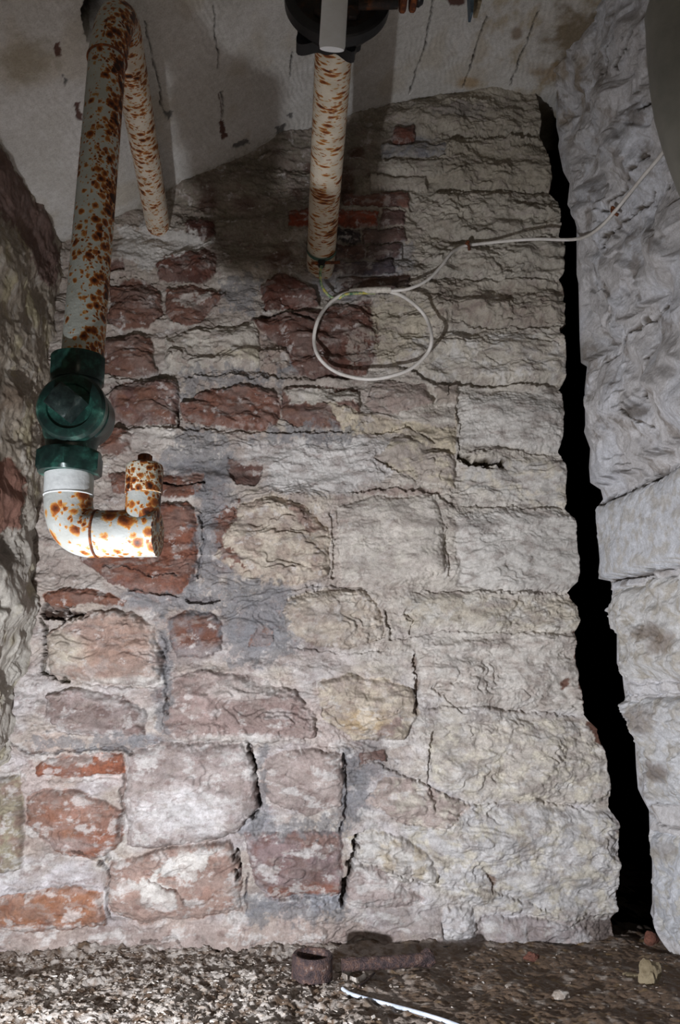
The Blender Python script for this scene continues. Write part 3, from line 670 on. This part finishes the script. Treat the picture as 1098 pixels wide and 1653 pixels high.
def lathe_sharp(p0, axis, prof, seg=48, cap=True):
    ax = Vector(axis).normalized(); p0 = Vector(p0); bm = bmesh.new()
    ref = Vector((0, 0, 1)) if abs(ax.z) < .8 else Vector((0, -1, 0))
    n = (ref - ax * ref.dot(ax)).normalized(); b = ax.cross(n); rings = []
    for a, r in prof:
        rings.append([bm.verts.new(p0 + ax * a + (n * math.cos(2 * math.pi * k / seg) + b * math.sin(2 * math.pi * k / seg)) * max(r, 1e-4)) for k in range(seg)])
    for i in range(len(rings) - 1):
        for k in range(seg): bm.faces.new((rings[i][k], rings[i][(k + 1) % seg], rings[i + 1][(k + 1) % seg], rings[i + 1][k]))
    if cap: bm.faces.new(rings[0][::-1]); bm.faces.new(rings[-1])
    return bm
def hexnut(c, axis, r, h, rot=0, n=6, cham=.15):
    ax = Vector(axis).normalized(); c = Vector(c); bm = bmesh.new()
    ref = Vector((0, -1, 0)) if abs(ax.y) < .8 else Vector((0, 0, 1))
    u_ = (ref - ax * ref.dot(ax)).normalized(); v_ = ax.cross(u_)
    K = n * 6; rings = []
    # corners cut by a cone, the way real nuts are turned
    for (d, mode) in ((-h / 2, 0), (-h / 2 + h * cham, 1), (h / 2 - h * cham, 1), (h / 2, 0)):
        ring = []
        for k in range(K):
            a = 2 * math.pi * k / K; q = (a % (2 * math.pi / n)) - math.pi / n
            rr = r * math.cos(math.pi / n) / math.cos(q)
            if mode == 0: rr = min(rr, r * (math.cos(math.pi / n) * 1.02))
            ring.append(bm.verts.new(c + ax * d + (u_ * math.cos(a + rot) + v_ * math.sin(a + rot)) * rr))
        rings.append(ring)
    for i in range(3):
        for k in range(K): bm.faces.new((rings[i][k], rings[i][(k + 1) % K], rings[i + 1][(k + 1) % K], rings[i + 1][k]))
    bm.faces.new(rings[0][::-1]); bm.faces.new(rings[-1]); return bm
def torus(c, axis, R0, r, seg=48, s2=10):
    ax = Vector(axis).normalized(); ref = Vector((0, 0, 1)) if abs(ax.z) < .8 else Vector((0, -1, 0))
    n = (ref - ax * ref.dot(ax)).normalized(); b = ax.cross(n); c = Vector(c); bm = bmesh.new(); g = []
    for i in range(seg):
        a = 2 * math.pi * i / seg; d = n * math.cos(a) + b * math.sin(a)
        g.append([bm.verts.new(c + d * (R0 + r * math.cos(2 * math.pi * j / s2)) + ax * r * math.sin(2 * math.pi * j / s2)) for j in range(s2)])
    for i in range(seg):
        for j in range(s2):
            bm.faces.new((g[i][j], g[(i + 1) % seg][j], g[(i + 1) % seg][(j + 1) % s2], g[i][(j + 1) % s2]))
    return bm
def bez(a, b, c, n=12):
    a, b, c = Vector(a), Vector(b), Vector(c)
    return [a * (1 - t) ** 2 + b * 2 * t * (1 - t) + c * t * t for t in [i / n for i in range(n + 1)]]
def rock(c, r, seed, squash=(1, 1, .7), sub=3):
    bm = bmesh.new(); bmesh.ops.create_icosphere(bm, subdivisions=sub, radius=1)
    rr = random.Random(seed); o = Vector((rr.random() * 9, rr.random() * 9, rr.random() * 9))
    from mathutils import noise
    for vtx in bm.verts:
        k = 1 + .45 * noise.noise(vtx.co * 1.3 + o) + .15 * noise.noise(vtx.co * 4 + o)
        co = vtx.co * k
        for _ in range(1): co = Vector([round(q * 2.6) / 2.6 * .35 + q * .65 for q in co])
        vtx.co = Vector(c) + Vector((co.x * squash[0], co.y * squash[1], co.z * squash[2])) * r
    return bm

# ------------------------------------------------------------------ metal and plastic
def rust_mat(name, cell, dens, stretch=(1, 1), paint=(196, 196, 188), side=0.5, big=0.0, use_uv=True):
    m, nt, b = new_mat(name)
    tc = nd(nt, 'ShaderNodeTexCoord'); mp = nt.nodes.new('ShaderNodeMapping'); mp.inputs['Scale'].default_value = (stretch[0], stretch[1], 1)
    nt.links.new(tc.outputs['UV' if use_uv else 'Object'], mp.inputs['Vector'])
    wn = nd(nt, 'ShaderNodeTexNoise', Scale=cell * .9, Detail=4.0, Roughness=.7); nt.links.new(mp.outputs[0], wn.inputs['Vector'])
    sub = nd(nt, 'ShaderNodeVectorMath', operation='MULTIPLY_ADD'); sub.inputs[1].default_value = (.9 / cell,) * 3
    nt.links.new(wn.outputs['Color'], sub.inputs[0]); nt.links.new(mp.outputs[0], sub.inputs[2])
    def spots(scale, thr, seedoff):
        ad = nd(nt, 'ShaderNodeVectorMath', operation='ADD'); ad.inputs[1].default_value = (seedoff, seedoff * .7, seedoff * .3); nt.links.new(sub.outputs[0], ad.inputs[0])
        vo = nd(nt, 'ShaderNodeTexVoronoi', Scale=scale); nt.links.new(ad.outputs[0], vo.inputs['Vector'])
        sx = nd(nt, 'ShaderNodeSeparateColor'); nt.links.new(vo.outputs['Color'], sx.inputs[0])
        # radius of each spot = random per cell + where rust gathers
        nz = nd(nt, 'ShaderNodeTexNoise', Scale=14.0, Detail=3.0); nt.links.new(tc.outputs['Object'], nz.inputs['Vector'])
        ge = nd(nt, 'ShaderNodeNewGeometry'); sp = nd(nt, 'ShaderNodeSeparateXYZ'); nt.links.new(ge.outputs['Normal'], sp.inputs[0])
        m1 = nd(nt, 'ShaderNodeMath', operation='MULTIPLY_ADD'); nt.links.new(sp.outputs['X'], m1.inputs[0]); m1.inputs[1].default_value = side * .25; m1.inputs[2].default_value = thr
        m2 = nd(nt, 'ShaderNodeMath', operation='MULTIPLY_ADD'); nt.links.new(nz.outputs[0], m2.inputs[0]); m2.inputs[1].default_value = .9; nt.links.new(m1.outputs[0], m2.inputs[2])
        m3 = nd(nt, 'ShaderNodeMath', operation='MULTIPLY_ADD'); nt.links.new(sx.outputs[0], m3.inputs[0]); m3.inputs[1].default_value = .5; nt.links.new(m2.outputs[0], m3.inputs[2])
        d = nd(nt, 'ShaderNodeMath', operation='SUBTRACT'); nt.links.new(m3.outputs[0], d.inputs[0]); nt.links.new(vo.outputs['Distance'], d.inputs[1])
        return d.outputs[0]
    a1 = spots(cell, dens, 3.1); a2 = spots(cell * 2.3, dens - .12, 7.7)
    mx = nd(nt, 'ShaderNodeMath', operation='MAXIMUM'); nt.links.new(a1, mx.inputs[0]); nt.links.new(a2, mx.inputs[1])
    P0 = lin(paint)
    col = ramp(nt, mx.outputs[0], [(0.0, P0), (.06, lin((190, 150, 90))), (.16, lin((160, 92, 40))), (.32, lin((112, 56, 26))), (.5, lin((50, 28, 20)))])
    dn = nd(nt, 'ShaderNodeTexNoise', Scale=30.0, Detail=6.0); nt.links.new(tc.outputs['Object'], dn.inputs['Vector'])
    dirt = ramp(nt, dn.outputs[0], [(.35, (.84, .83, .8)), (.6, (1, 1, 1))])
    c = mixrgb(nt, 1.0, col, dirt, 'MULTIPLY'); nt.links.new(c, b.inputs['Base Color'])
    b.inputs['Roughness'].default_value = .55; b.inputs['Specular IOR Level'].default_value = .35
    hn = nd(nt, 'ShaderNodeTexNoise', Scale=220.0, Detail=4.0); nt.links.new(tc.outputs['Object'], hn.inputs['Vector'])
    p = bump(nt, b, hn.outputs[0], .35, .0015); bump(nt, b, mx.outputs[0], .25, .003, p)
    return m
def noise_mat(name, stops, scale=40, rough=.6, metal=0.0, bmp=.3, dist=.002, spec=.4, detail=8.0):
    m, nt, b = new_mat(name); tc = nd(nt, 'ShaderNodeTexCoord')
    n = nd(nt, 'ShaderNodeTexNoise', Scale=float(scale), Detail=detail, Roughness=.68); nt.links.new(tc.outputs['Object'], n.inputs['Vector'])
    nt.links.new(ramp(nt, n.outputs[0], [(p, lin(c)) for p, c in stops]), b.inputs['Base Color'])
    b.inputs['Roughness'].default_value = rough; b.inputs['Metallic'].default_value = metal; b.inputs['Specular IOR Level'].default_value = spec
    n2 = nd(nt, 'ShaderNodeTexNoise', Scale=scale * 4.0, Detail=5.0); nt.links.new(tc.outputs['Object'], n2.inputs['Vector'])
    bump(nt, b, n2.outputs[0], bmp, dist); return m
M_PIPE = rust_mat('rust_spotted_paint', 66, -.27, paint=(186, 192, 186), side=.8)
M_BRANCH = rust_mat('rust_streaked_paint', 66, -.30, stretch=(1.3, .8), paint=(206, 196, 180), side=.1)
M_MID = rust_mat('rust_ringed_paint', 56, -.31, stretch=(1.9, .5), paint=(210, 200, 182), side=.1)
M_TRAP = rust_mat('rust_blotched_paint', 42, -.25, paint=(164, 167, 164), side=.45)
M_CAPR = rust_mat('heavy_rust_paint', 90, -.12, paint=(208, 204, 190), side=.2, use_uv=False)
M_PAINT = noise_mat('grey_white_paint', [(.3, (176, 180, 180)), (.6, (204, 208, 208))], 30, .55, bmp=.35)
M_BRONZE = noise_mat('green_bronze', [(.32, (16, 26, 26)), (.5, (24, 50, 45)), (.62, (44, 90, 79)), (.74, (140, 170, 156))], 28, .36, .1, .3, .0015, .5)
M_HEAD = noise_mat('worn_dark_bronze', [(.35, (26, 34, 35)), (.6, (48, 62, 60)), (.72, (96, 104, 100))], 60, .4, .2)
M_BLACK = noise_mat('black_painted_iron', [(.3, (14, 14, 16)), (.7, (30, 30, 32))], 30, .45, bmp=.2)
M_RUST = noise_mat('rusty_iron', [(.3, (38, 24, 20)), (.5, (92, 48, 26)), (.66, (150, 84, 34))], 60, .8, bmp=.6, dist=.004)
M_DRUST = noise_mat('dark_rusty_iron', [(.3, (34, 28, 30)), (.48, (72, 58, 58)), (.6, (100, 76, 66)), (.7, (140, 132, 130))], 70, .75, bmp=.9, dist=.006)
M_BOLT = noise_mat('blackened_rusty_iron', [(.4, (20, 17, 16)), (.56, (40, 26, 18)), (.68, (92, 52, 24))], 40, .7, bmp=.5)
M_BAR = noise_mat('white_painted_bar', [(.3, (232, 236, 240)), (.66, (220, 222, 222)), (.72, (150, 96, 40))], 26, .5, bmp=.2)
M_CABLE = noise_mat('white_cable_sheath', [(.3, (196, 190, 182)), (.6, (214, 210, 204))], 60, .45, bmp=.1)
M_TAPE = noise_mat('dirty_white_tape', [(.3, (150, 142, 128)), (.55, (206, 200, 190))], 90, .6, bmp=.6)
M_EARTH = noise_mat('green_yellow_wire', [(.42, (70, 110, 80)), (.5, (150, 168, 130)), (.58, (196, 184, 90))], 60, .5, bmp=.1)
M_CLAMP = noise_mat('verdigris_strap', [(.3, (40, 62, 56)), (.6, (90, 122, 108))], 60, .6)
M_PLAS = noise_mat('dusty_grey_plastic', [(.3, (112, 112, 106)), (.6, (134, 133, 126))], 9, .42, bmp=.25, dist=.004)
M_BLUE = noise_mat('blue_grey_steel', [(.3, (40, 54, 66)), (.6, (86, 104, 116))], 50, .5)
M_WIRE = noise_mat('pale_blue_cable', [(.3, (150, 160, 176)), (.6, (196, 204, 216))], 40, .4)
M_STONE = noise_mat('ochre_stone', [(.3, (96, 84, 62)), (.55, (138, 126, 102))], 40, .9, bmp=.8, dist=.004)
M_CHIP = noise_mat('limewash_flakes', [(.35, (110, 98, 88)), (.5, (146, 136, 126)), (.66, (206, 202, 196))], 26, .7, bmp=.3)
M_REDST = noise_mat('red_stone_lump', [(.3, (70, 44, 38)), (.6, (120, 78, 64))], 50, .9, bmp=.8, dist=.004)

# ------------------------------------------------------------------ left pipe run
yv = 1.27
t = thing('water_pipe', 'rust-spotted white pipe on the left with a green valve and U-shaped capped end', 'pipe', at(112, 880, yv))
up = (at(172, 110, 1.33) - at(133, 580, yv)).normalized()
ea, eb = at(173, 98, 1.332), at(190, -8, 1.35)
wall_in = at(257, 374, 2.24)
ec = eb + (wall_in - eb).normalized() * .10
el = bez(ea, eb, ec, 14)
vp = [at(133, 580, yv).lerp(ea, k / 16) for k in range(17)]
finish('pipe', tube(vp, 0.0349, 48), M_PIPE, t)
finish('elbow', tube(el, [0.0365] * len(el), 48), M_PIPE, t)
finish('weld_ring', torus(ea, up, 0.0363, .0022), M_RUST, t)
finish('branch_pipe', tube([ec.lerp(wall_in, k / 20) for k in range(21)], 0.0359, 48), M_BRANCH, t, label='rust-streaked pipe length running back into the wall')
vb, vt = at(113, 748, yv), at(126, 598, yv)
ax = (vt - vb).normalized(); L = (vt - vb).length
val = finish('valve', lathe(vb, ax, [(L * q, r) for q, r in ((0, 0.0375), (.12, 0.0396), (.2, 0.0417), (.32, 0.0479), (.45, 0.0511), (.58, 0.0500), (.7, 0.0448), (.82, 0.0406), (1, 0.0396))], 48), M_BRONZE, t, label='dark green bronze valve body')
finish('hex_nut', hexnut(vt, (vt - at(124, 640, yv)), 0.0495, 0.0448, .25), M_BRONZE, val)
finish('hex_nut', hexnut(vb, ax, 0.0557, 0.0375, .1), M_BRONZE, val)
bo0, bo1 = at(142, 682, 1.315), at(112, 655, 1.215)
bax = (bo1 - bo0).normalized(); BL = (bo1 - bo0).length
finish('bonnet', lathe_sharp(bo0, bax, [(0, 0.0458), (.02, 0.0521), (BL * .62, 0.0531), (BL * .64, 0.0505), (BL * .74, 0.0505), (BL * .77, 0.0557), (BL * .93, 0.0557), (BL * .99, 0.0511), (BL, 0.0479), (BL + .0005, 0.0375), (BL - .003, 0.0354)], 56), M_BRONZE, val)
finish('square_head', hexnut(bo1 + bax * .014, bax, 0.0297, 0.0479, .12, 4, .06), M_HEAD, val)
c0, c1 = at(112, 766, yv), at(111, 800, yv)
finish('collar', tube([c0, c1], 0.0388, 48), M_PAINT, t, label='grey-white painted collar without rust')
finish('seam_ring', torus(c1, (c0 - c1), 0.0383, .0016), M_PAINT, t)
ub = bez(c1, at(107, 866, yv), at(158, 862, yv - .005), 16)
finish('bend', tube(ub, 0.0383, 48), M_TRAP, t)
finish('seam_ring', torus(ub[-1], ub[-1] - ub[-2], 0.0381, .0022), M_RUST, t)
he = at(254, 861, yv - .015)
finish('lower_pipe', tube([ub[-1].lerp(he, k / 6) for k in range(7)], 0.0381, 48), M_TRAP, t)
r0, r1, r2 = at(228, 860, yv - .017), at(232, 797, yv - .015), at(234, 748, yv - .015)
finish('end_face', lathe_sharp(he - (he - ub[-1]).normalized() * .002, he - ub[-1], [(0, 0.0379), (.003, 0.0379), (.0035, 0.0313)], 40), M_CAPR, t, label='rusty cut end')
finish('riser', tube([r0, r0.lerp(r1, .5), r1], 0.0279, 40), M_TRAP, t)
cax = (r2 - r1).normalized(); cl = (r2 - r1).length
cap = finish('end_cap', lathe_sharp(r1, cax, [(0, 0.0287), (.0005, 0.0300), (cl - .008, 0.0300), (cl - .003, 0.0281), (cl, 0.0229)], 40), M_CAPR, t)
finish('plug', hexnut(r2 + cax * .007, cax, .0118, .016, .3, 4, .12), M_RUST, cap)

# ------------------------------------------------------------------ middle pipe with flanged valve
w0, w1 = at(516, 450, 2.26), at(541, 50, 1.47)
t = thing('flanged_pipe', 'white rust-ringed pipe from the brick patch to a black flange at the top', 'pipe', w0)
finish('pipe', tube([w0.lerp(w1, k / 24) for k in range(25)], .0425, 48), M_MID, t)
pax = (w1 - w0).normalized(); fc = at(545, -6, 1.40); fax = (Vector((0, -1, .06))).normalized()
fl = finish('flange', lathe_sharp(fc - fax * .05, fax, [(0, .09), (.02, .098), (.03, .112), (.055, .113), (.058, .109), (.0585, .092), (.045, .090), (.044, .02)], 64), M_BLACK, t)
finish('rusty_face', lathe_sharp(fc - fax * .008, fax, [(0, .0895), (.003, .0895), (.004, .084)], 56), M_BOLT, fl)
for a in (-128, -55, 60, 130):
    p = fc + Vector((math.cos(math.radians(a)), 0, math.sin(math.radians(a)))) * .055
    finish('bolt', hexnut(p, fax, .016, .022, a), M_BOLT, fl)
g = bmesh.new(); K = 90; ring = []; rr = random.Random(4)
gcen = at(533, 42, 1.47)
for zz in (0, .03):
    lst = []
    for k in range(K):
        a = 2 * math.pi * k / K; d = math.degrees(a)
        r = .076 + .004 * math.sin(a * 5) + .003 * math.sin(a * 11 + 1)
        for cen, amp, wd in ((225, .024, 13), (298, .022, 11), (318, .012, 7)):
            r += amp * math.exp(-((d - cen) / wd) ** 2)
        lst.append(g.verts.new(gcen + fax * zz + Vector((math.cos(a) * r, 0, math.sin(a) * r))))
    ring.append(lst)
for k in range(K): g.faces.new((ring[0][k], ring[0][(k + 1) % K], ring[1][(k + 1) % K], ring[1][k]))
g.faces.new(ring[0][::-1]); g.faces.new(ring[1])
finish('gasket', g, M_BLACK, t)
b0, b1 = at(536, 80, 1.30), at(546, -90, 1.30)
finish('bar', tube([b0, b0.lerp(b1, .04), b0.lerp(b1, .5), b1], [.0235, .0255, .0255, .0255], 4 * 8, True, flat=(.3, 1)), M_BAR, t, label='white painted bar across the flange')
s0, s1 = at(578, 6, 1.37), at(642, 4, 1.37)
spn = finish('spindle', tube([s0, s1], .0125, 20), M_BOLT, t)
for px_, r in ((646, .028), (662, .027)):
    finish('disc', lathe_sharp(at(px_, -4, 1.37), (1, 0, 0), [(0, r - .003), (.003, r), (.010, r), (.013, r - .003)], 32), M_RUST, spn)
finish('knob', lathe_sharp(at(668, -6, 1.37), (1, 0, 0), [(0, .018), (.012, .020), (.02, .014)], 24), M_BLACK, spn)

# pipe clamp holding the earth wire
cc = at(518, 415, 2.12)
t = thing('pipe_clamp', 'green metal strap with a rusty screw clamped round the middle pipe end', 'clamp', cc)
q = (cc - w0); cpt = w0 + pax * q.dot(pax)
finish('strap', tube([cpt - pax * .006, cpt + pax * .006], .0455, 40, False), M_CLAMP, t)
lo = cpt + Vector((0, 0, -.05))
finish('block', hexnut(lo, (0, -1, 0), .012, .022, .5, 6), M_BLACK, t)
finish('screw', tube([lo + Vector((-.03, -.004, -.002)), lo + Vector((.055, -.004, .003))], .0045, 12), M_RUST, t)

# ------------------------------------------------------------------ cable
t = thing('cable', 'white cable looped below the middle pipe and running right across the dark gap', 'cable', at(600, 540, 2.1))
def pth(pl): return [on_back(a, b, d) for a, b, d in pl]
loop = pth([(630,471,.05),(650,478,.062),(672,494,.075),(689,515,.085),(697,545,.09),(690,570,.088),(665,594,.082),(635,606,.078),(600,612,.072),(565,608,.062),(535,596,.052),(514,575,.044),(507,548,.038),(513,518,.034),(528,494,.034),(548,478,.038),(570,471,.044),(600,468,.048),(632,469,.052)])
finish('loop', tube(catmull(loop, 10), .0054, 14), M_CABLE, t)
run = pth([(628,470,.05),(660,466,.065),(690,452,.065),(712,430,.055),(728,409,.035),(742,400,.014),(756,396,.008),(790,392,.03),(830,388,.05),(870,386,.06)])
run += [at(905, 387, 2.10), at(930, 386, 2.06)]
run += [on_right(950, 380, .02), on_right(972, 364, .012), on_right(993, 341, .014), on_right(1015, 314, .022), on_right(1040, 283, .022), on_right(1066, 252, .024), on_right(1090, 215, .024), on_right(1110, 190, .024)]
finish('sheath', tube(catmull(run, 10), .0048, 14), M_CABLE, t)
tp = pth([(566,471,.04),(585,469,.045),(610,468,.048),(631,468,.05)])
finish('tape', tube(catmull(tp, 8), .0095, 14, True, .12, 3), M_TAPE, t, label='lumpy white tape joining the cables')
ew = [lo + Vector((0, -.008, -.012)), on_back(517, 445, .05), on_back(520, 462, .045), on_back(531, 477, .04), on_back(545, 482, .034), on_back(560, 475, .045), on_back(585, 473, .052), on_back(605, 473, .052)]
finish('earth_wire', tube(catmull(ew, 10), .0042, 12), M_EARTH, t, label='green and yellow earth wire')
for px_, py_, fn, lab in ((755, 397, on_back, 'small rusty cable clip nailed to the whitewashed back wall'), (992, 341, on_right, 'small rusty cable clip nailed to the rough right wall')):
    p = fn(px_, py_, .008); n_ = Vector((0, -1, 0)) if fn is on_back else Vector((-1, 0, 0))
    c = thing('cable_clip', lab, 'cable clip', p, 'rusty clips holding the white cable')
    finish('saddle', tube([p + Vector((0, 0, -.006)), p, p + Vector((0, 0, .006))] if False else bez(p + Vector((.006, 0, -.011)) - n_ * .004, p + n_ * .018, p + Vector((-.004, 0, .011)) - n_ * .004, 8), .0042, 8, True, .3, 5), M_RUST, c)
    finish('nail', lathe_sharp(p + Vector((0, 0, .009)) - n_ * .016, n_, [(0, .002), (.02, .002), (.021, .006), (.024, .005)], 12), M_RUST, c)

# ------------------------------------------------------------------ grey hanging thing and ceiling bracket, top right
pf = [(-330,1040),(-150,1044),(-60,1058),(0,1054),(30,1047),(90,1050),(150,1056),(190,1062),(240,1075),(275,1086),(310,1099),(345,1112),(375,1128)]
pts = []; rad = []
for a, b in pf:
    c = at(1150, a, 1.15); pts.append(c); rad.append(max(.002, (c - at(b, a, 1.15)).length))
o = finish('hanging_bag', tube(catmull(pts, 4), list(np.interp(np.linspace(0, len(rad) - 1, (len(rad) - 1) * 4 + 1), range(len(rad)), rad)), 48, True, .012, 8, flat=(.7, 1)), M_PLAS)
o['label'] = 'dusty grey plastic hanging with a rounded bottom in the top right corner'; o['category'] = 'plastic bag'
hb = at(768, -30, 1.62)
t = thing('ceiling_bracket', 'pointed blue-grey metal bracket hanging from the ceiling right of the flange', 'bracket', hb)
def wedge(p_top, p_bot, w_, d_, w2):
    bm = bmesh.new(); vs = []
    for p, a in ((p_top, w_), (p_top.lerp(p_bot, .7), w_ * .9), (p_bot, w2)):
        vs.append([bm.verts.new(p + Vector((sx * a / 2, sy * d_ / 2, 0))) for sx, sy in ((-1, -1), (1, -1), (1, 1), (-1, 1))])
    for i in range(2):
        for k in range(4): bm.faces.new((vs[i][k], vs[i][(k + 1) % 4], vs[i + 1][(k + 1) % 4], vs[i + 1][k]))
    bm.faces.new(vs[0][::-1]); bm.faces.new(vs[2]); return bm
finish('blade', wedge(at(760, -120, 1.62), at(760, 28, 1.62), .016, .03, .006), M_BLUE, t, False)
finish('plate', wedge(at(771, -120, 1.64), at(771, 16, 1.64), .013, .05, .010), M_STONE, t, False, label='limewashed plate')

# ------------------------------------------------------------------ things on the floor
p = on_floor(504, 1588, 0) + Vector((0, .035, 0)); top = at(506, 1545, p.y)
rz = max(top.z, p.z + .05)
t = thing('pipe_collar', 'rusty iron pipe collar standing on the floor beside the rod', 'iron ring', (p.x, p.y, p.z))
rr_ = .0445
bm = lathe_sharp((p.x, p.y, p.z - .008), (0.03, 0, 1), [(0, rr_), (.006, rr_ + .001), (rz - p.z + .002, rr_), (rz - p.z + .006, rr_ - .003), (rz - p.z + .005, rr_ - .009), (.012, rr_ - .011), (.010, rr_ - .012)], 56)
finish('collar', bm, M_DRUST, t)
pr = [on_floor(a, b, .013) for a, b in ((553, 1560), (600, 1558), (650, 1555), (690, 1552))]
yy = p.y + .02
pr = [at(a, b, yy + k * .006) for k, (a, b) in enumerate(((552, 1558), (585, 1556), (620, 1554), (650, 1552), (680, 1549), (690, 1548), (696, 1548)))]
base = min(q.z for q in pr)
t = thing('iron_rod', 'lumpy rusty iron rod lying on the floor right of the collar', 'iron rod', (pr[0].x, pr[0].y, pr[0].z - .015))
pc = catmull(pr, 6)
finish('shank', tube(pc[:-6], .0135, 20, True, .22, 2), M_DRUST, t)
finish('head', rock(pr[-2], .0185, 3, (1, 1, 1)), M_DRUST, t)
def simple(name, bm, mat, label, cat, **k):
    o = finish(name, bm, mat, **k); o['label'] = label; o['category'] = cat; return o
wp = [on_floor(a, b, .004) for a, b in ((553, 1596), (563, 1603), (580, 1609), (610, 1617), (640, 1625), (670, 1633), (700, 1642), (730, 1652), (760, 1664), (800, 1680))]
simple('floor_cable', tube(catmull(wp, 6), .0036, 10), M_WIRE, 'thin pale blue cable lying on the muddy floor below the rod', 'cable')
bw = [on_back(642, 1543, .03), on_back(655, 1537, .02), on_back(680, 1531, .015), on_back(715, 1529, .012), on_back(745, 1528, .012), on_back(764, 1529, .012)]
simple('black_wire', tube(catmull(bw, 6), .0022, 8), M_BLACK, 'thin black wire bent along the foot of the wall behind the rod', 'wire')
cw = [on_floor(a, b, .006) for a, b in ((560, 1578), (553, 1574), (562, 1571), (572, 1566), (582, 1568), (590, 1574), (584, 1579), (575, 1583), (566, 1580))]
simple('paper_curl', tube(catmull(cw, 5), .0034, 8, flat=(1.6, .5)), M_CHIP, 'small curled white scrap on the floor under the rod', 'scrap')
tw = [on_floor(a, b, .006) for a, b in ((580, 1592), (592, 1583), (605, 1570))]
simple('twig', tube(catmull(tw, 4), .0022, 8), M_DRUST, 'thin dark twig leaning from the floor to the rod', 'twig')
for (a, b, r, sq, m_, lab) in ((1050, 1588, .026, (.8, .8, 1.25), M_STONE, 'ochre lump of stone standing up on the floor at the far right'), (858, 1549, .014, (1.2, 1, .8), M_REDST, 'small reddish brown stone at the foot of the white wall'),
                               (1052, 1522, .018, (1, .8, 1), M_REDST, 'red stone lying in the bottom of the gap'), (905, 1610, .012, (1.3, 1, .7), M_CHIP, 'grey pebble in the mud below the white wall'), (1020, 1578, .012, (1.8, 1, .5), M_STONE, 'flat yellow stone left of the ochre lump')):
    q = on_floor(a, b, 0) + Vector((0, 0, r * sq[2] * .45))
    simple('stone', rock(q, r, a, sq), m_, lab, 'stone')['group'] = 'small stones at the foot of the wall'
# loose flakes nobody could count
bm = bmesh.new(); rr = random.Random(12)
for k in range(15000):
    x = rr.uniform(-.95, 1.05); yq = rr.uniform(1.5, 2.17)
    dens = .95 if x < -.05 + .25 * rr.random() else .05
    if rr.random() > dens: continue
    s_ = rr.choice([.0014, .002, .002, .003, .003, .0045]) * rr.uniform(.7, 1.3)
    zf = h_floor(x, yq) + s_ * .2
    a = rr.uniform(0, 6.28); tl = rr.gauss(0, .5); n = rr.choice([4, 5, 6])
    M = Matrix.Rotation(a, 3, 'Z') @ Matrix.Rotation(tl, 3, 'X')
    tp_, bt = [], []
    for j in range(n):
        g_ = 2 * math.pi * j / n; r = s_ * rr.uniform(.6, 1.2)
        v_ = Vector((math.cos(g_) * r * 1.5, math.sin(g_) * r * .8, 0))
        tp_.append(bm.verts.new(Vector((x, yq, zf)) + M @ (v_ + Vector((0, 0, s_ * .25))))); bt.append(bm.verts.new(Vector((x, yq, zf)) + M @ (v_ - Vector((0, 0, s_ * .25)))))
    bm.faces.new(tp_); bm.faces.new(bt[::-1])
    for j in range(n): bm.faces.new((bt[j], bt[(j + 1) % n], tp_[(j + 1) % n], tp_[j]))
o = finish('limewash_flakes', bm, M_CHIP, smooth=False)
o['kind'] = 'stuff'; o['label'] = 'loose flakes of limewash and grit strewn over the muddy floor'; o['category'] = 'debris'
